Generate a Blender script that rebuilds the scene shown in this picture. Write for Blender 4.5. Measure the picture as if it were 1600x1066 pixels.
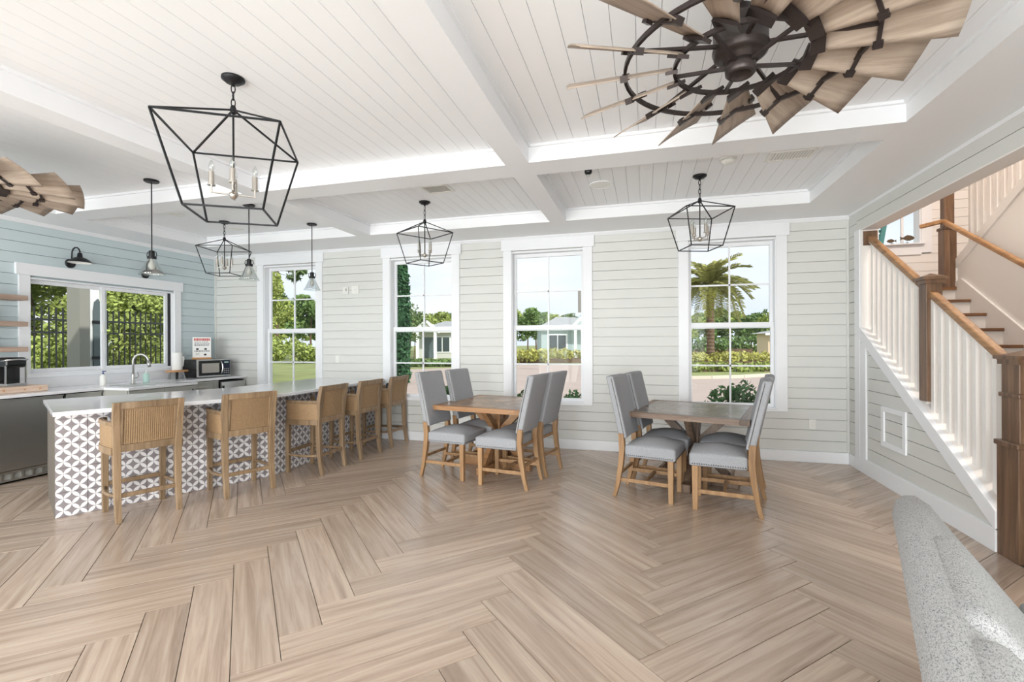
import bpy, bmesh, math, random
from mathutils import Vector, Matrix
R = math.radians
scene = bpy.context.scene
for o in list(bpy.data.objects):
    bpy.data.objects.remove(o, do_unlink=True)
COL = scene.collection

# ------------------------------------------------------------------ camera
EYE = 1.46
cam_d = bpy.data.cameras.new('camera')
cam_d.sensor_fit = 'HORIZONTAL'
cam_d.sensor_width = 36.0
cam_d.lens = 742.9 * 36.0 / 1600.0
cam_d.shift_y = 2.6 / 1600.0
cam_d.clip_start = 0.02
cam_d.clip_end = 600
cam = bpy.data.objects.new('camera', cam_d)
COL.objects.link(cam)
cam.matrix_world = (Matrix.Translation((0, 0, EYE)) @ Matrix.Rotation(R(15.49), 4, 'Z')
                    @ Matrix.Rotation(R(90), 4, 'X') @ Matrix.Rotation(R(-0.25), 4, 'Z'))
scene.camera = cam

# ------------------------------------------------------------------ world, sun, rear fill, stair lamp
world = bpy.data.worlds.new('sky'); scene.world = world
world.use_nodes = True
wn = world.node_tree; wn.nodes.clear()
w_out = wn.nodes.new('ShaderNodeOutputWorld')
w_bg = wn.nodes.new('ShaderNodeBackground')
w_tc = wn.nodes.new('ShaderNodeTexCoord')
w_mp = wn.nodes.new('ShaderNodeMapping'); w_mp.inputs['Scale'].default_value = (1.0, 1.0, 3.0)
w_nz = wn.nodes.new('ShaderNodeTexNoise'); w_nz.inputs['Scale'].default_value = 2.2; w_nz.inputs['Detail'].default_value = 6
w_cr = wn.nodes.new('ShaderNodeValToRGB')
w_cr.color_ramp.elements[0].position = 0.38; w_cr.color_ramp.elements[0].color = (0.72, 0.79, 0.92, 1)
w_cr.color_ramp.elements[1].position = 0.62; w_cr.color_ramp.elements[1].color = (0.90, 0.915, 0.94, 1)
wn.links.new(w_tc.outputs['Generated'], w_mp.inputs['Vector'])
wn.links.new(w_mp.outputs['Vector'], w_nz.inputs['Vector'])
wn.links.new(w_nz.outputs['Fac'], w_cr.inputs['Fac'])
wn.links.new(w_cr.outputs['Color'], w_bg.inputs['Color'])
w_bg.inputs['Strength'].default_value = 1.10
wn.links.new(w_bg.outputs['Background'], w_out.inputs['Surface'])

def add_light(name, kind, loc, rot, energy, color=(1, 1, 1), size=None, size_y=None, angle=None, spread=None):
    d = bpy.data.lights.new(name, kind); d.energy = energy; d.color = color
    if kind == 'AREA':
        d.shape = 'RECTANGLE'; d.size = size; d.size_y = size_y or size
        if spread: d.spread = spread
    if kind == 'SUN' and angle: d.angle = angle
    if kind == 'POINT' and size: d.shadow_soft_size = size
    o = bpy.data.objects.new(name, d); COL.objects.link(o)
    o.location = loc; o.rotation_euler = rot
    return o

# sun stands to the right and a little behind the viewer
sun = add_light('sun_offscreen', 'SUN', (0, 0, 30), (0, 0, 0), 3.6, (1.0, 0.95, 0.86), angle=R(1.5))
sun.rotation_euler = Vector((-0.62, 0.42, -0.66)).to_track_quat('-Z', 'Y').to_euler()
# added fill light in the plane of the assumed, unseen rear doors (behind the viewer), and the lamp on the stair hall's upper ceiling
for i, x in enumerate((-5.6, -2.4, 0.75)):
    add_light('door_rear_offscreen', 'AREA', (x, -2.91, 1.28), (R(90), 0, 0), 185, (0.98, 0.99, 1.0), 2.2, 2.34)
add_light('stair_lamp_offscreen', 'AREA', (3.72, 4.9, 5.58), (0, 0, 0), 115, (1.0, 0.90, 0.81), 0.6, 0.6)
scene.view_settings.view_transform = 'Standard'
scene.view_settings.look = 'None'
scene.view_settings.exposure = 0.15
scene.view_settings.gamma = 1.0
scene.view_settings.use_curve_mapping = False

# ------------------------------------------------------------------ materials
MATS = {}
def lin(c):
    return tuple(((v / 255.0) / 12.92) if v / 255.0 <= 0.04045 else (((v / 255.0) + 0.055) / 1.055) ** 2.4 for v in c) + (1,)
def mat(name, rgb, rough=0.5, metal=0.0, spec=0.5, noise=0.0, nscale=30.0, bump=0.0, coat=0.0, vary=0.0):
    m = bpy.data.materials.new(name); m.use_nodes = True
    nt = m.node_tree; b = nt.nodes['Principled BSDF']
    b.inputs['Roughness'].default_value = rough
    b.inputs['Metallic'].default_value = metal
    b.inputs['Specular IOR Level'].default_value = spec
    b.inputs['Coat Weight'].default_value = coat
    c = lin(rgb)
    b.inputs['Base Color'].default_value = c
    if noise or bump or vary:
        tc = nt.nodes.new('ShaderNodeTexCoord')
        nz = nt.nodes.new('ShaderNodeTexNoise'); nz.inputs['Scale'].default_value = nscale; nz.inputs['Detail'].default_value = 4
        nt.links.new(tc.outputs['Object'], nz.inputs['Vector'])
        if noise:
            cr = nt.nodes.new('ShaderNodeValToRGB')
            cr.color_ramp.elements[0].position = 0.3; cr.color_ramp.elements[1].position = 0.7
            cr.color_ramp.elements[0].color = tuple(v * (1 - noise) for v in c[:3]) + (1,)
            cr.color_ramp.elements[1].color = tuple(min(1, v * (1 + noise)) for v in c[:3]) + (1,)
            nt.links.new(nz.outputs['Fac'], cr.inputs['Fac'])
            last = cr.outputs['Color']
            if vary:
                oi = nt.nodes.new('ShaderNodeObjectInfo')
                mr = nt.nodes.new('ShaderNodeMapRange'); mr.inputs[3].default_value = 1 - vary; mr.inputs[4].default_value = 1 + vary
                nt.links.new(oi.outputs['Random'], mr.inputs[0])
                hs = nt.nodes.new('ShaderNodeHueSaturation'); nt.links.new(mr.outputs[0], hs.inputs['Value'])
                nt.links.new(last, hs.inputs['Color']); last = hs.outputs['Color']
            nt.links.new(last, b.inputs['Base Color'])
        if bump:
            bp = nt.nodes.new('ShaderNodeBump'); bp.inputs['Strength'].default_value = bump; bp.inputs['Distance'].default_value = 0.004
            nt.links.new(nz.outputs['Fac'], bp.inputs['Height']); nt.links.new(bp.outputs['Normal'], b.inputs['Normal'])
    MATS[name] = m
    return m

def wood(name, dark, mid, light, axis='X', rough=0.45, scale=1.0, vary=0.12, stretch=0.06, bump=0.08, coat=0.0):
    """streaky grain along one local axis, shifted and toned by each object's random number"""
    m = bpy.data.materials.new(name); m.use_nodes = True
    nt = m.node_tree; b = nt.nodes['Principled BSDF']; L = nt.links.new
    b.inputs['Roughness'].default_value = rough
    b.inputs['Coat Weight'].default_value = coat
    tc = nt.nodes.new('ShaderNodeTexCoord'); oi = nt.nodes.new('ShaderNodeObjectInfo')
    mul = nt.nodes.new('ShaderNodeMath'); mul.operation = 'MULTIPLY'; mul.inputs[1].default_value = 37.0
    L(oi.outputs['Random'], mul.inputs[0])
    add = nt.nodes.new('ShaderNodeVectorMath'); add.operation = 'ADD'
    L(tc.outputs['Object'], add.inputs[0]); L(mul.outputs[0], add.inputs[1])
    mp = nt.nodes.new('ShaderNodeMapping')
    s = {'X': (stretch, 1, 1), 'Y': (1, stretch, 1), 'Z': (1, 1, stretch)}[axis]
    mp.inputs['Scale'].default_value = tuple(v * 22 * scale for v in s)
    L(add.outputs[0], mp.inputs['Vector'])
    nz = nt.nodes.new('ShaderNodeTexNoise'); nz.inputs['Scale'].default_value = 1.0; nz.inputs['Detail'].default_value = 7
    nz.inputs['Roughness'].default_value = 0.65; nz.inputs['Distortion'].default_value = 0.6
    L(mp.outputs['Vector'], nz.inputs['Vector'])
    cr = nt.nodes.new('ShaderNodeValToRGB'); e = cr.color_ramp.elements
    e[0].position = 0.30; e[0].color = lin(dark); e[1].position = 0.72; e[1].color = lin(light)
    k = e.new(0.5); k.color = lin(mid)
    L(nz.outputs['Fac'], cr.inputs['Fac'])
    mr = nt.nodes.new('ShaderNodeMapRange'); mr.inputs[3].default_value = 1 - vary; mr.inputs[4].default_value = 1 + vary
    L(oi.outputs['Random'], mr.inputs[0])
    hs = nt.nodes.new('ShaderNodeHueSaturation'); L(mr.outputs[0], hs.inputs['Value']); L(cr.outputs['Color'], hs.inputs['Color'])
    L(hs.outputs['Color'], b.inputs['Base Color'])
    bp = nt.nodes.new('ShaderNodeBump'); bp.inputs['Strength'].default_value = bump; bp.inputs['Distance'].default_value = 0.002
    L(nz.outputs['Fac'], bp.inputs['Height']); L(bp.outputs['Normal'], b.inputs['Normal'])
    MATS[name] = m
    return m

def glass_mat(name, tint=(1, 1, 1, 1), gloss=0.06):
    m = bpy.data.materials.new(name); m.use_nodes = True
    nt = m.node_tree; nt.nodes.clear()
    out = nt.nodes.new('ShaderNodeOutputMaterial'); mix = nt.nodes.new('ShaderNodeMixShader')
    t = nt.nodes.new('ShaderNodeBsdfTransparent'); t.inputs['Color'].default_value = tint
    g = nt.nodes.new('ShaderNodeBsdfGlossy'); g.inputs['Roughness'].default_value = 0.02
    mix.inputs['Fac'].default_value = gloss
    nt.links.new(t.outputs[0], mix.inputs[1]); nt.links.new(g.outputs[0], mix.inputs[2])
    nt.links.new(mix.outputs[0], out.inputs['Surface'])
    MATS[name] = m
    return m

def tile_mat(name, bg, fg, size):
    """overlapping-circle leaves printed on each tile (local x across, local z up)"""
    m = bpy.data.materials.new(name); m.use_nodes = True
    nt = m.node_tree; b = nt.nodes['Principled BSDF']; b.inputs['Roughness'].default_value = 0.32
    tc = nt.nodes.new('ShaderNodeTexCoord'); sp = nt.nodes.new('ShaderNodeSeparateXYZ')
    nt.links.new(tc.outputs['Object'], sp.inputs[0])
    def M(op, a, b_=None, c=None):
        n = nt.nodes.new('ShaderNodeMath'); n.operation = op
        for i, v in enumerate((a, b_, c)):
            if v is None: continue
            if isinstance(v, (int, float)): n.inputs[i].default_value = v
            else: nt.links.new(v, n.inputs[i])
        return n.outputs[0]
    x = sp.outputs['X']; z = sp.outputs['Z']
    k = 2.0 / size
    a = M('ABSOLUTE', M('SUBTRACT', M('FRACT', M('ADD', M('MULTIPLY', M('ADD', x, z), k), 40.0)), 0.5))
    c = M('ABSOLUTE', M('SUBTRACT', M('FRACT', M('ADD', M('MULTIPLY', M('SUBTRACT', x, z), k), 40.0)), 0.5))
    def inside(p, q):
        return M('LESS_THAN', M('ADD', M('POWER', M('SUBTRACT', 1.0, p), 2.0), M('POWER', q, 2.0)), 0.485)
    f = M('MAXIMUM', inside(a, c), inside(c, a))
    mx = nt.nodes.new('ShaderNodeMix'); mx.data_type = 'RGBA'
    mx.inputs[6].default_value = lin(bg); mx.inputs[7].default_value = lin(fg)
    nt.links.new(f, mx.inputs[0]); nt.links.new(mx.outputs[2], b.inputs['Base Color'])
    MATS[name] = m
    return m

mat('white_trim', (241, 242, 245), 0.35)
mat('ceiling_white', (243, 244, 246), 0.45)
mat('wall_board', (219, 219, 215), 0.45)
mat('wall_gap', (219, 219, 215), 0.6)
mat('blue_board', (203, 216, 220), 0.45)
mat('blue_gap', (203, 216, 220), 0.6)
mat('stair_white', (240, 236, 232), 0.4)
mat('grout', (104, 105, 92), 0.9)
wood('floor_oak', (154, 134, 118), (185, 164, 147), (204, 186, 169), 'X', rough=0.24, vary=0.12, stretch=0.05, bump=0.04)
mat('quartz', (240, 240, 243), 0.12, noise=0.02, nscale=3)
mat('stainless', (196, 196, 193), 0.38, metal=1.0)
mat('chrome', (205, 205, 205), 0.12, metal=1.0)
mat('cabinet_grey', (172, 171, 164), 0.45)
mat('island_side', (116, 108, 100), 0.5)
mat('black_metal', (26, 27, 30), 0.45, metal=0.3)
mat('dark_gap', (12, 12, 12), 0.8)
mat('bronze', (62, 54, 52), 0.38, metal=0.5)
mat('nickel', (190, 184, 176), 0.3, metal=0.9)
mat('candle_bulb', (225, 220, 210), 0.15)
wood('stool_oak', (114, 92, 68), (143, 118, 90), (164, 139, 111), 'Z', rough=0.5)
mat('cane', (166, 136, 102), 0.6, noise=0.12, nscale=60)
mat('cane_back', (166, 136, 102), 0.8)
mat('navy_fabric', (38, 44, 62), 0.85, noise=0.15, nscale=200)
wood('chair_oak', (134, 100, 68), (163, 126, 88), (180, 146, 108), 'Z', rough=0.5, vary=0.08)
mat('chair_fabric', (160, 161, 165), 0.9, noise=0.14, nscale=160, bump=0.25)
mat('nail_pewter', (110, 106, 100), 0.35, metal=0.8)
wood('table_honey', (120, 88, 60), (164, 130, 98), (200, 174, 146), 'X', rough=0.28, vary=0.34)
wood('table_edge_honey', (132, 92, 60), (160, 118, 80), (180, 140, 100), 'X', rough=0.4)
wood('table_brown', (84, 70, 60), (120, 104, 92), (158, 146, 136), 'X', rough=0.20, vary=0.34)
wood('table_edge_brown', (98, 74, 58), (130, 106, 88), (152, 130, 112), 'X', rough=0.4)
wood('table_leg_brown', (76, 58, 46), (112, 90, 74), (140, 118, 100), 'Z', rough=0.45)
wood('fan_blade', (138, 122, 108), (168, 151, 136), (186, 171, 156), 'X', rough=0.55, vary=0.05, scale=1.4)
wood('newel_wood', (78, 57, 42), (110, 83, 62), (138, 108, 84), 'Z', rough=0.35, vary=0.05)
wood('rail_wood', (132, 92, 56), (166, 124, 84), (188, 148, 106), 'Y', rough=0.35, vary=0.05)
wood('tread_wood', (96, 64, 40), (128, 90, 60), (150, 110, 76), 'X', rough=0.4)
wood('shelf_wood', (150, 126, 110), (174, 150, 134), (190, 168, 152), 'Y', rough=0.5)
wood('board_wood', (196, 166, 144), (216, 190, 170), (230, 208, 190), 'Y', rough=0.5)
wood('riser_wood', (176, 120, 70), (204, 150, 98), (220, 172, 122), 'Y', rough=0.5)
glass_mat('window_glass', (0.97, 0.985, 0.98, 1), 0.006)
glass_mat('clear_glass', (0.93, 0.95, 0.95, 1), 0.14)
tile_mat('leaf_tile', (146, 139, 142), (240, 238, 240), 0.207)
mat('black_plastic', (18, 18, 20), 0.25)
mat('paper_white', (244, 243, 240), 0.8)
mat('print_red', (196, 72, 66), 0.7)
mat('print_black', (45, 45, 48), 0.7)
mat('plastic_white', (236, 235, 230), 0.35)
mat('soap_blue', (40, 62, 120), 0.3)
mat('soap_mint', (190, 224, 214), 0.25)
mat('fish_bronze', (96, 80, 62), 0.5, metal=0.4, noise=0.25, nscale=60)
def sofa_mat():
    m = mat('sofa_boucle', (205, 204, 202), 0.95)
    nt = m.node_tree; b = nt.nodes['Principled BSDF']; L = nt.links.new
    tc = nt.nodes.new('ShaderNodeTexCoord')
    mp = nt.nodes.new('ShaderNodeMapping'); mp.inputs['Scale'].default_value = (330, 150, 330)
    L(tc.outputs['Object'], mp.inputs['Vector'])
    nz = nt.nodes.new('ShaderNodeTexNoise'); nz.inputs['Scale'].default_value = 1.0; nz.inputs['Detail'].default_value = 5; nz.inputs['Distortion'].default_value = 1.2
    L(mp.outputs['Vector'], nz.inputs['Vector'])
    cr = nt.nodes.new('ShaderNodeValToRGB'); e = cr.color_ramp.elements
    e[0].position = 0.28; e[0].color = lin((78, 78, 82)); e[1].position = 0.53; e[1].color = lin((192, 192, 192))
    L(nz.outputs['Fac'], cr.inputs['Fac']); L(cr.outputs['Color'], b.inputs['Base Color'])
    bp = nt.nodes.new('ShaderNodeBump'); bp.inputs['Strength'].default_value = 0.5; bp.inputs['Distance'].default_value = 0.004
    L(nz.outputs['Fac'], bp.inputs['Height']); L(bp.outputs['Normal'], b.inputs['Normal'])
sofa_mat()
# outdoors
mat('lawn', (132, 140, 88), 0.95, noise=0.22, nscale=0.8)
mat('paver', (172, 156, 148), 0.9, noise=0.06, nscale=1.5)
mat('kerb_stone', (214, 204, 188), 0.9)
mat('leaf_green', (104, 130, 72), 0.8, noise=0.35, nscale=1.2, vary=0.2)
mat('leaf_bright', (158, 172, 92), 0.8, noise=0.3, nscale=1.5, vary=0.15)
mat('leaf_yellow', (188, 186, 104), 0.8, noise=0.3, nscale=2.0, vary=0.1)
mat('leaf_dark', (58, 100, 64), 0.8, noise=0.3, nscale=2.0, vary=0.1)
mat('leaf_shrub', (100, 134, 88), 0.8, noise=0.3, nscale=2.0, vary=0.1)
mat('leaf_pine', (96, 116, 72), 0.85, noise=0.35, nscale=1.0, vary=0.2)
mat('palm_leaf', (158, 158, 92), 0.7, noise=0.3, nscale=2.0, vary=0.2)
mat('bark', (112, 92, 76), 0.95, noise=0.35, nscale=6)
mat('house_blue', (176, 192, 196), 0.8)
mat('house_grey', (204, 204, 200), 0.8)
mat('house_beige', (218, 196, 170), 0.8)
mat('roof_grey', (156, 158, 160), 0.9, noise=0.1, nscale=4)
mat('dark_pane', (70, 80, 84), 0.15)
mat('fence_black', (38, 42, 42), 0.5)
mat('porch_grey', (150, 148, 142), 0.7)
mat('shutter_slate', (92, 104, 108), 0.6)
mat('shutter_teal', (86, 150, 150), 0.6)

# ------------------------------------------------------------------ mesh helpers
class MB:
    def __init__(s): s.v = []; s.f = []
    def add(s, vs, fs):
        o = len(s.v); s.v += [tuple(v) for v in vs]; s.f += [tuple(i + o for i in f) for f in fs]; return s
    def box(s, x0, x1, y0, y1, z0, z1):
        return s.add([(x0, y0, z0), (x1, y0, z0), (x1, y1, z0), (x0, y1, z0), (x0, y0, z1), (x1, y0, z1), (x1, y1, z1), (x0, y1, z1)],
                     [(3, 2, 1, 0), (4, 5, 6, 7), (0, 1, 5, 4), (1, 2, 6, 5), (2, 3, 7, 6), (3, 0, 4, 7)])
    def bar(s, p, q, w, h=None, up=(0, 0, 1), w2=None, h2=None):
        """square bar from p to q; w across, h along up; may taper to w2,h2 at q"""
        h = h or w; w2 = w2 or w; h2 = h2 or (h * w2 / w)
        p = Vector(p); q = Vector(q); d = (q - p).normalized(); u = Vector(up)
        if abs(d.dot(u)) > 0.98: u = Vector((1, 0, 0)) if abs(d.x) < 0.9 else Vector((0, 1, 0))
        a = d.cross(u).normalized(); b = a.cross(d).normalized()
        vs = []
        for c, ww, hh in ((p, w, h), (q, w2, h2)):
            for sx, sy in ((-1, -1), (1, -1), (1, 1), (-1, 1)):
                vs.append(c + a * sx * ww / 2 + b * sy * hh / 2)
        return s.add(vs, [(0, 1, 2, 3), (7, 6, 5, 4), (1, 0, 4, 5), (2, 1, 5, 6), (3, 2, 6, 7), (0, 3, 7, 4)])
    def loft(s, rings, closed=True, cap=True):
        n = len(rings[0]); vs = [v for r in rings for v in r]; fs = []
        for i in range(len(rings) - 1):
            for j in range(n if closed else n - 1):
                k = (j + 1) % n
                fs.append((i * n + j, i * n + k, (i + 1) * n + k, (i + 1) * n + j))
        if cap:
            fs.append(tuple(range(n - 1, -1, -1))); fs.append(tuple(range((len(rings) - 1) * n, len(rings) * n)))
        return s.add(vs, fs)
    def tube(s, path, r, n=8, r2=None, closed=False):
        path = [Vector(p) for p in path]; m = len(path); rings = []
        prev = None
        for i, p in enumerate(path):
            if closed: d = (path[(i + 1) % m] - path[i - 1]).normalized()
            else: d = (path[min(i + 1, m - 1)] - path[max(i - 1, 0)]).normalized()
            if prev is None:
                u = Vector((0, 0, 1)) if abs(d.z) < 0.9 else Vector((1, 0, 0))
                a = d.cross(u).normalized()
            else:
                a = (prev - d * prev.dot(d)).normalized()
            prev = a; b = d.cross(a)
            rr = r if r2 is None else r + (r2 - r) * i / max(1, m - 1)
            rings.append([p + (a * math.cos(2 * math.pi * k / n) + b * math.sin(2 * math.pi * k / n)) * rr for k in range(n)])
        if closed:
            rings.append(rings[0]); return s.loft(rings, cap=False)
        return s.loft(rings)
    def cyl(s, c, r, z0, z1, n=20, r1=None):
        r1 = r if r1 is None else r1
        return s.loft([[(c[0] + rr * math.cos(2 * math.pi * k / n), c[1] + rr * math.sin(2 * math.pi * k / n), z) for k in range(n)] for z, rr in ((z0, r), (z1, r1))])
    def lathe(s, c, prof, n=24):
        return s.loft([[(c[0] + r * math.cos(2 * math.pi * k / n), c[1] + r * math.sin(2 * math.pi * k / n), c[2] + z) for k in range(n)] for r, z in prof])
    def prism(s, poly, fn):
        """poly: 2-D points; fn(a,b,t) -> 3-D for t = 0,1"""
        n = len(poly)
        vs = [fn(a, b, 0) for a, b in poly] + [fn(a, b, 1) for a, b in poly]
        return s.add(vs, [tuple(range(n - 1, -1, -1)), tuple(range(n, 2 * n))] + [(i, (i + 1) % n, n + (i + 1) % n, n + i) for i in range(n)])
    def rbox(s, c, size, r, n=6, crown=0.0, fn=None):
        """rounded soft box about c; crown domes the top; fn optionally warps"""
        hx, hy, hz = (v / 2 for v in size); vs = []; idx = {}; fs = []
        def pt(p):
            key = tuple(round(v, 5) for v in p)
            if key not in idx:
                q = [p[0] * hx, p[1] * hy, p[2] * hz]
                inn = [max(-h + r, min(h - r, v)) for v, h in zip(q, (hx, hy, hz))]
                d = Vector([a - b for a, b in zip(q, inn)])
                if d.length > 1e-9: d = d.normalized() * r
                o = Vector(inn) + d
                if crown and o.z > 0:
                    o.z += crown * (1 - (o.x / hx) ** 2) * (1 - (o.y / hy) ** 2) * (o.z / hz)
                if fn: o = Vector(fn(o))
                idx[key] = len(vs); vs.append((o.x + c[0], o.y + c[1], o.z + c[2]))
            return idx[key]
        rr = [min(1, r / h) for h in (hx, hy, hz)]
        def ticks(k):
            e = [1 - rr[k] * (1 - math.tan(t * math.pi / 4 / 2)) for t in (0, 1, 2)]
            e = [1 - rr[k], 1 - rr[k] * 0.55, 1 - rr[k] * 0.22, 1.0]
            m_ = [-(1 - rr[k]) + 2 * (1 - rr[k]) * i / n for i in range(1, n)]
            return sorted(set([-v for v in e] + m_ + e))
        T = [ticks(0), ticks(1), ticks(2)]
        for ax in range(3):
            a, b = (ax + 1) % 3, (ax + 2) % 3
            for sg in (-1, 1):
                for i in range(len(T[a]) - 1):
                    for j in range(len(T[b]) - 1):
                        q = []
                        for ii, jj in ((i, j), (i + 1, j), (i + 1, j + 1), (i, j + 1)):
                            p = [0, 0, 0]; p[ax] = sg; p[a] = T[a][ii]; p[b] = T[b][jj]; q.append(pt(p))
                        fs.append(tuple(q if sg > 0 else q[::-1]))
        return s.add(vs, fs)
    def ring(s, c, prof, n=28):
        return s.loft([[(c[0] + r * math.cos(2 * math.pi * k / n), c[1] + r * math.sin(2 * math.pi * k / n), c[2] + z) for k in range(n)] for r, z in prof + prof[:1]], cap=False)
    def mesh(s, name):
        me = bpy.data.meshes.new(name); me.from_pydata(s.v, [], s.f); me.update()
        return me
    def build(s, name, m, parent=None, smooth=False, bevel=0.0, kind=None, label=None):
        me = s.mesh(name); me.materials.append(MATS[m] if isinstance(m, str) else m)
        if smooth:
            for p in me.polygons: p.use_smooth = True
        return link(name, me, parent, bevel, kind, label)

def link(name, me, parent=None, bevel=0.0, kind=None, label=None):
    o = bpy.data.objects.new(name, me); COL.objects.link(o)
    if parent: o.parent = parent
    if bevel:
        b = o.modifiers.new('edge', 'BEVEL'); b.width = bevel; b.segments = 2; b.limit_method = 'ANGLE'; b.angle_limit = R(40)
    if kind: o['kind'] = kind
    if label: o['label'] = label
    return o

def thing(name, label, cat, loc=(0, 0, 0), rz=0.0, group=None):
    o = bpy.data.objects.new(name, None); COL.objects.link(o); o.empty_display_size = 0.1
    o.location = loc; o.rotation_euler = (0, 0, rz)
    o['label'] = label; o['category'] = cat
    if group: o['group'] = group
    return o
def tag(o, label, cat, group=None):
    o['label'] = label; o['category'] = cat
    if group: o['group'] = group
    return o
def dup(root, loc, rz, label=None, group=None):
    def cp(o, par):
        c = o.copy(); COL.objects.link(c); c.parent = par
        for ch in kids.get(o, []): cp(ch, c)
        return c
    kids = {}
    for o in bpy.data.objects:
        if o.parent: kids.setdefault(o.parent, []).append(o)
    r = cp(root, None); r.location = loc; r.rotation_euler = (0, 0, rz)
    if label: r['label'] = label
    if group: r['group'] = group
    return r
def struct(o):
    o['kind'] = 'structure'; return o

# ------------------------------------------------------------------ room shell
YB, XL, XR, ZS, ZR = 6.497, -7.08, 2.345, 2.945, 3.09
YN = -2.8                                    # rear wall behind the viewer
ROWS = [0.137 + 0.127 * k for k in range(23)]
GAP = 0.005

def spans(a0, a1, holes):
    out = [(a0, a1)]
    for h0, h1 in holes:
        nx = []
        for s0, s1 in out:
            if h1 <= s0 or h0 >= s1: nx.append((s0, s1)); continue
            if h0 > s0: nx.append((s0, h0))
            if h1 < s1: nx.append((h1, s1))
        out = nx
    return [s for s in out if s[1] - s[0] > 0.01]

def boards(parent, m, a0, a1, holes, fn, z0=0.137, ztop=ZS):
    """clapboard rows; fn(a0,a1,z0,z1) -> box extents; holes (a0,a1,z0,z1)"""
    for z in ROWS:
        if z < z0 - 0.01 or z > ztop - 0.02: continue
        zt = min(z + 0.127 - GAP, ztop)
        hs = [(h[0], h[1]) for h in holes if h[2] < zt - 0.004 and h[3] > z + 0.004]
        for s0, s1 in spans(a0, a1, hs):
            MB().box(*fn(s0, s1, z, zt)).build('board', m, parent)

# floor: slab plus herringbone planks at 45 degrees
floor = struct(MB().box(XL, 4.95, YN, YB, -0.2, -0.010).build('floor', 'grout'))
PW, PL, PG = 0.2045, 1.2225, 0.0035
U0, V0 = -2.431 - PL, -0.056                 # anchor plank seen in the foreground
S2 = math.sqrt(0.5)
def uv2w(u, v): return ((u + v) * S2, (v - u) * S2)
def clip(poly, ax, lim, keep_less):
    out = []
    for i in range(len(poly)):
        p, q = poly[i], poly[(i + 1) % len(poly)]
        ip = (p[ax] <= lim) if keep_less else (p[ax] >= lim)
        iq = (q[ax] <= lim) if keep_less else (q[ax] >= lim)
        if ip: out.append(p)
        if ip != iq:
            t = (lim - p[ax]) / (q[ax] - p[ax]); out.append((p[0] + (q[0] - p[0]) * t, p[1] + (q[1] - p[1]) * t))
    return out
def area(p): return abs(sum(p[i][0] * p[(i + 1) % len(p)][1] - p[(i + 1) % len(p)][0] * p[i][1] for i in range(len(p)))) / 2
def plank_prism(mb, poly):
    cx = sum(p[0] for p in poly) / len(poly); cy = sum(p[1] for p in poly) / len(poly)
    n = len(poly); e = 0.0012
    ring = [(p[0], p[1], -0.0105) for p in poly], [(p[0], p[1], -0.0012) for p in poly], [(p[0] + (cx - p[0]) * e / 0.1 * 0.5, p[1] + (cy - p[1]) * e / 0.1 * 0.5, 0.0) for p in poly]
    return mb.loft(list(ring))
full = {}
cand = []
for c in range(-14, 15):
    for k in range(-90, 91):
        for typ in (0, 1):
            bu, bv = U0 + c * PL, V0 + c * PL
            if typ == 0: r = (bu - k * PW, bu - k * PW + PL, bv + k * PW, bv + (k + 1) * PW)
            else: r = (bu + PL - k * PW, bu + PL - (k - 1) * PW, bv + k * PW, bv + k * PW + PL)
            u0, u1, v0, v1 = r[0] + PG / 2, r[1] - PG / 2, r[2] + PG / 2, r[3] - PG / 2
            poly = [uv2w(u0, v0), uv2w(u1, v0), uv2w(u1, v1), uv2w(u0, v1)]
            if max(p[0] for p in poly) < XL or min(p[0] for p in poly) > XR or max(p[1] for p in poly) < YN or min(p[1] for p in poly) > YB: continue
            q = poly
            for ax, lim, less in ((0, XL + 0.002, False), (0, XR - 0.002, True), (1, YN + 0.002, False), (1, YB - 0.002, True)):
                q = clip(q, ax, lim, less)
                if len(q) < 3: break
            if len(q) < 3 or area(q) < 0.002: continue
            cx = sum(p[0] for p in q) / len(q); cy = sum(p[1] for p in q) / len(q)
            cand.append((cy, typ, q, abs(area(q) - area(poly)) < 1e-6, (u0, u1, v0, v1)))
cand.sort(key=lambda t: -t[0])
rest = MB()
for i, (cy, typ, q, whole, (u0, u1, v0, v1)) in enumerate(cand):
    if i >= 290:
        rest.loft([[(p[0], p[1], z) for p in q] for z in (-0.0105, -0.0005)]); continue
    cu, cv = (u0 + u1) / 2, (v0 + v1) / 2; ox, oy = uv2w(cu, cv)
    ang = R(-45) if typ == 0 else R(45)
    ca, sa = math.cos(-ang), math.sin(-ang)
    loc = [((p[0] - ox) * ca - (p[1] - oy) * sa, (p[0] - ox) * sa + (p[1] - oy) * ca) for p in q]
    if whole:
        if 'p' not in full:
            full['p'] = plank_prism(MB(), loc).mesh('plank'); full['p'].materials.append(MATS['floor_oak'])
        me = full['p']
    else:
        me = plank_prism(MB(), loc).mesh('plank'); me.materials.append(MATS['floor_oak'])
    o = link('plank', me, floor); o.location = (ox, oy, 0); o.rotation_euler = (0, 0, ang)
if rest.v: rest.build('far_planks', 'floor_oak', floor, kind='stuff')

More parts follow.
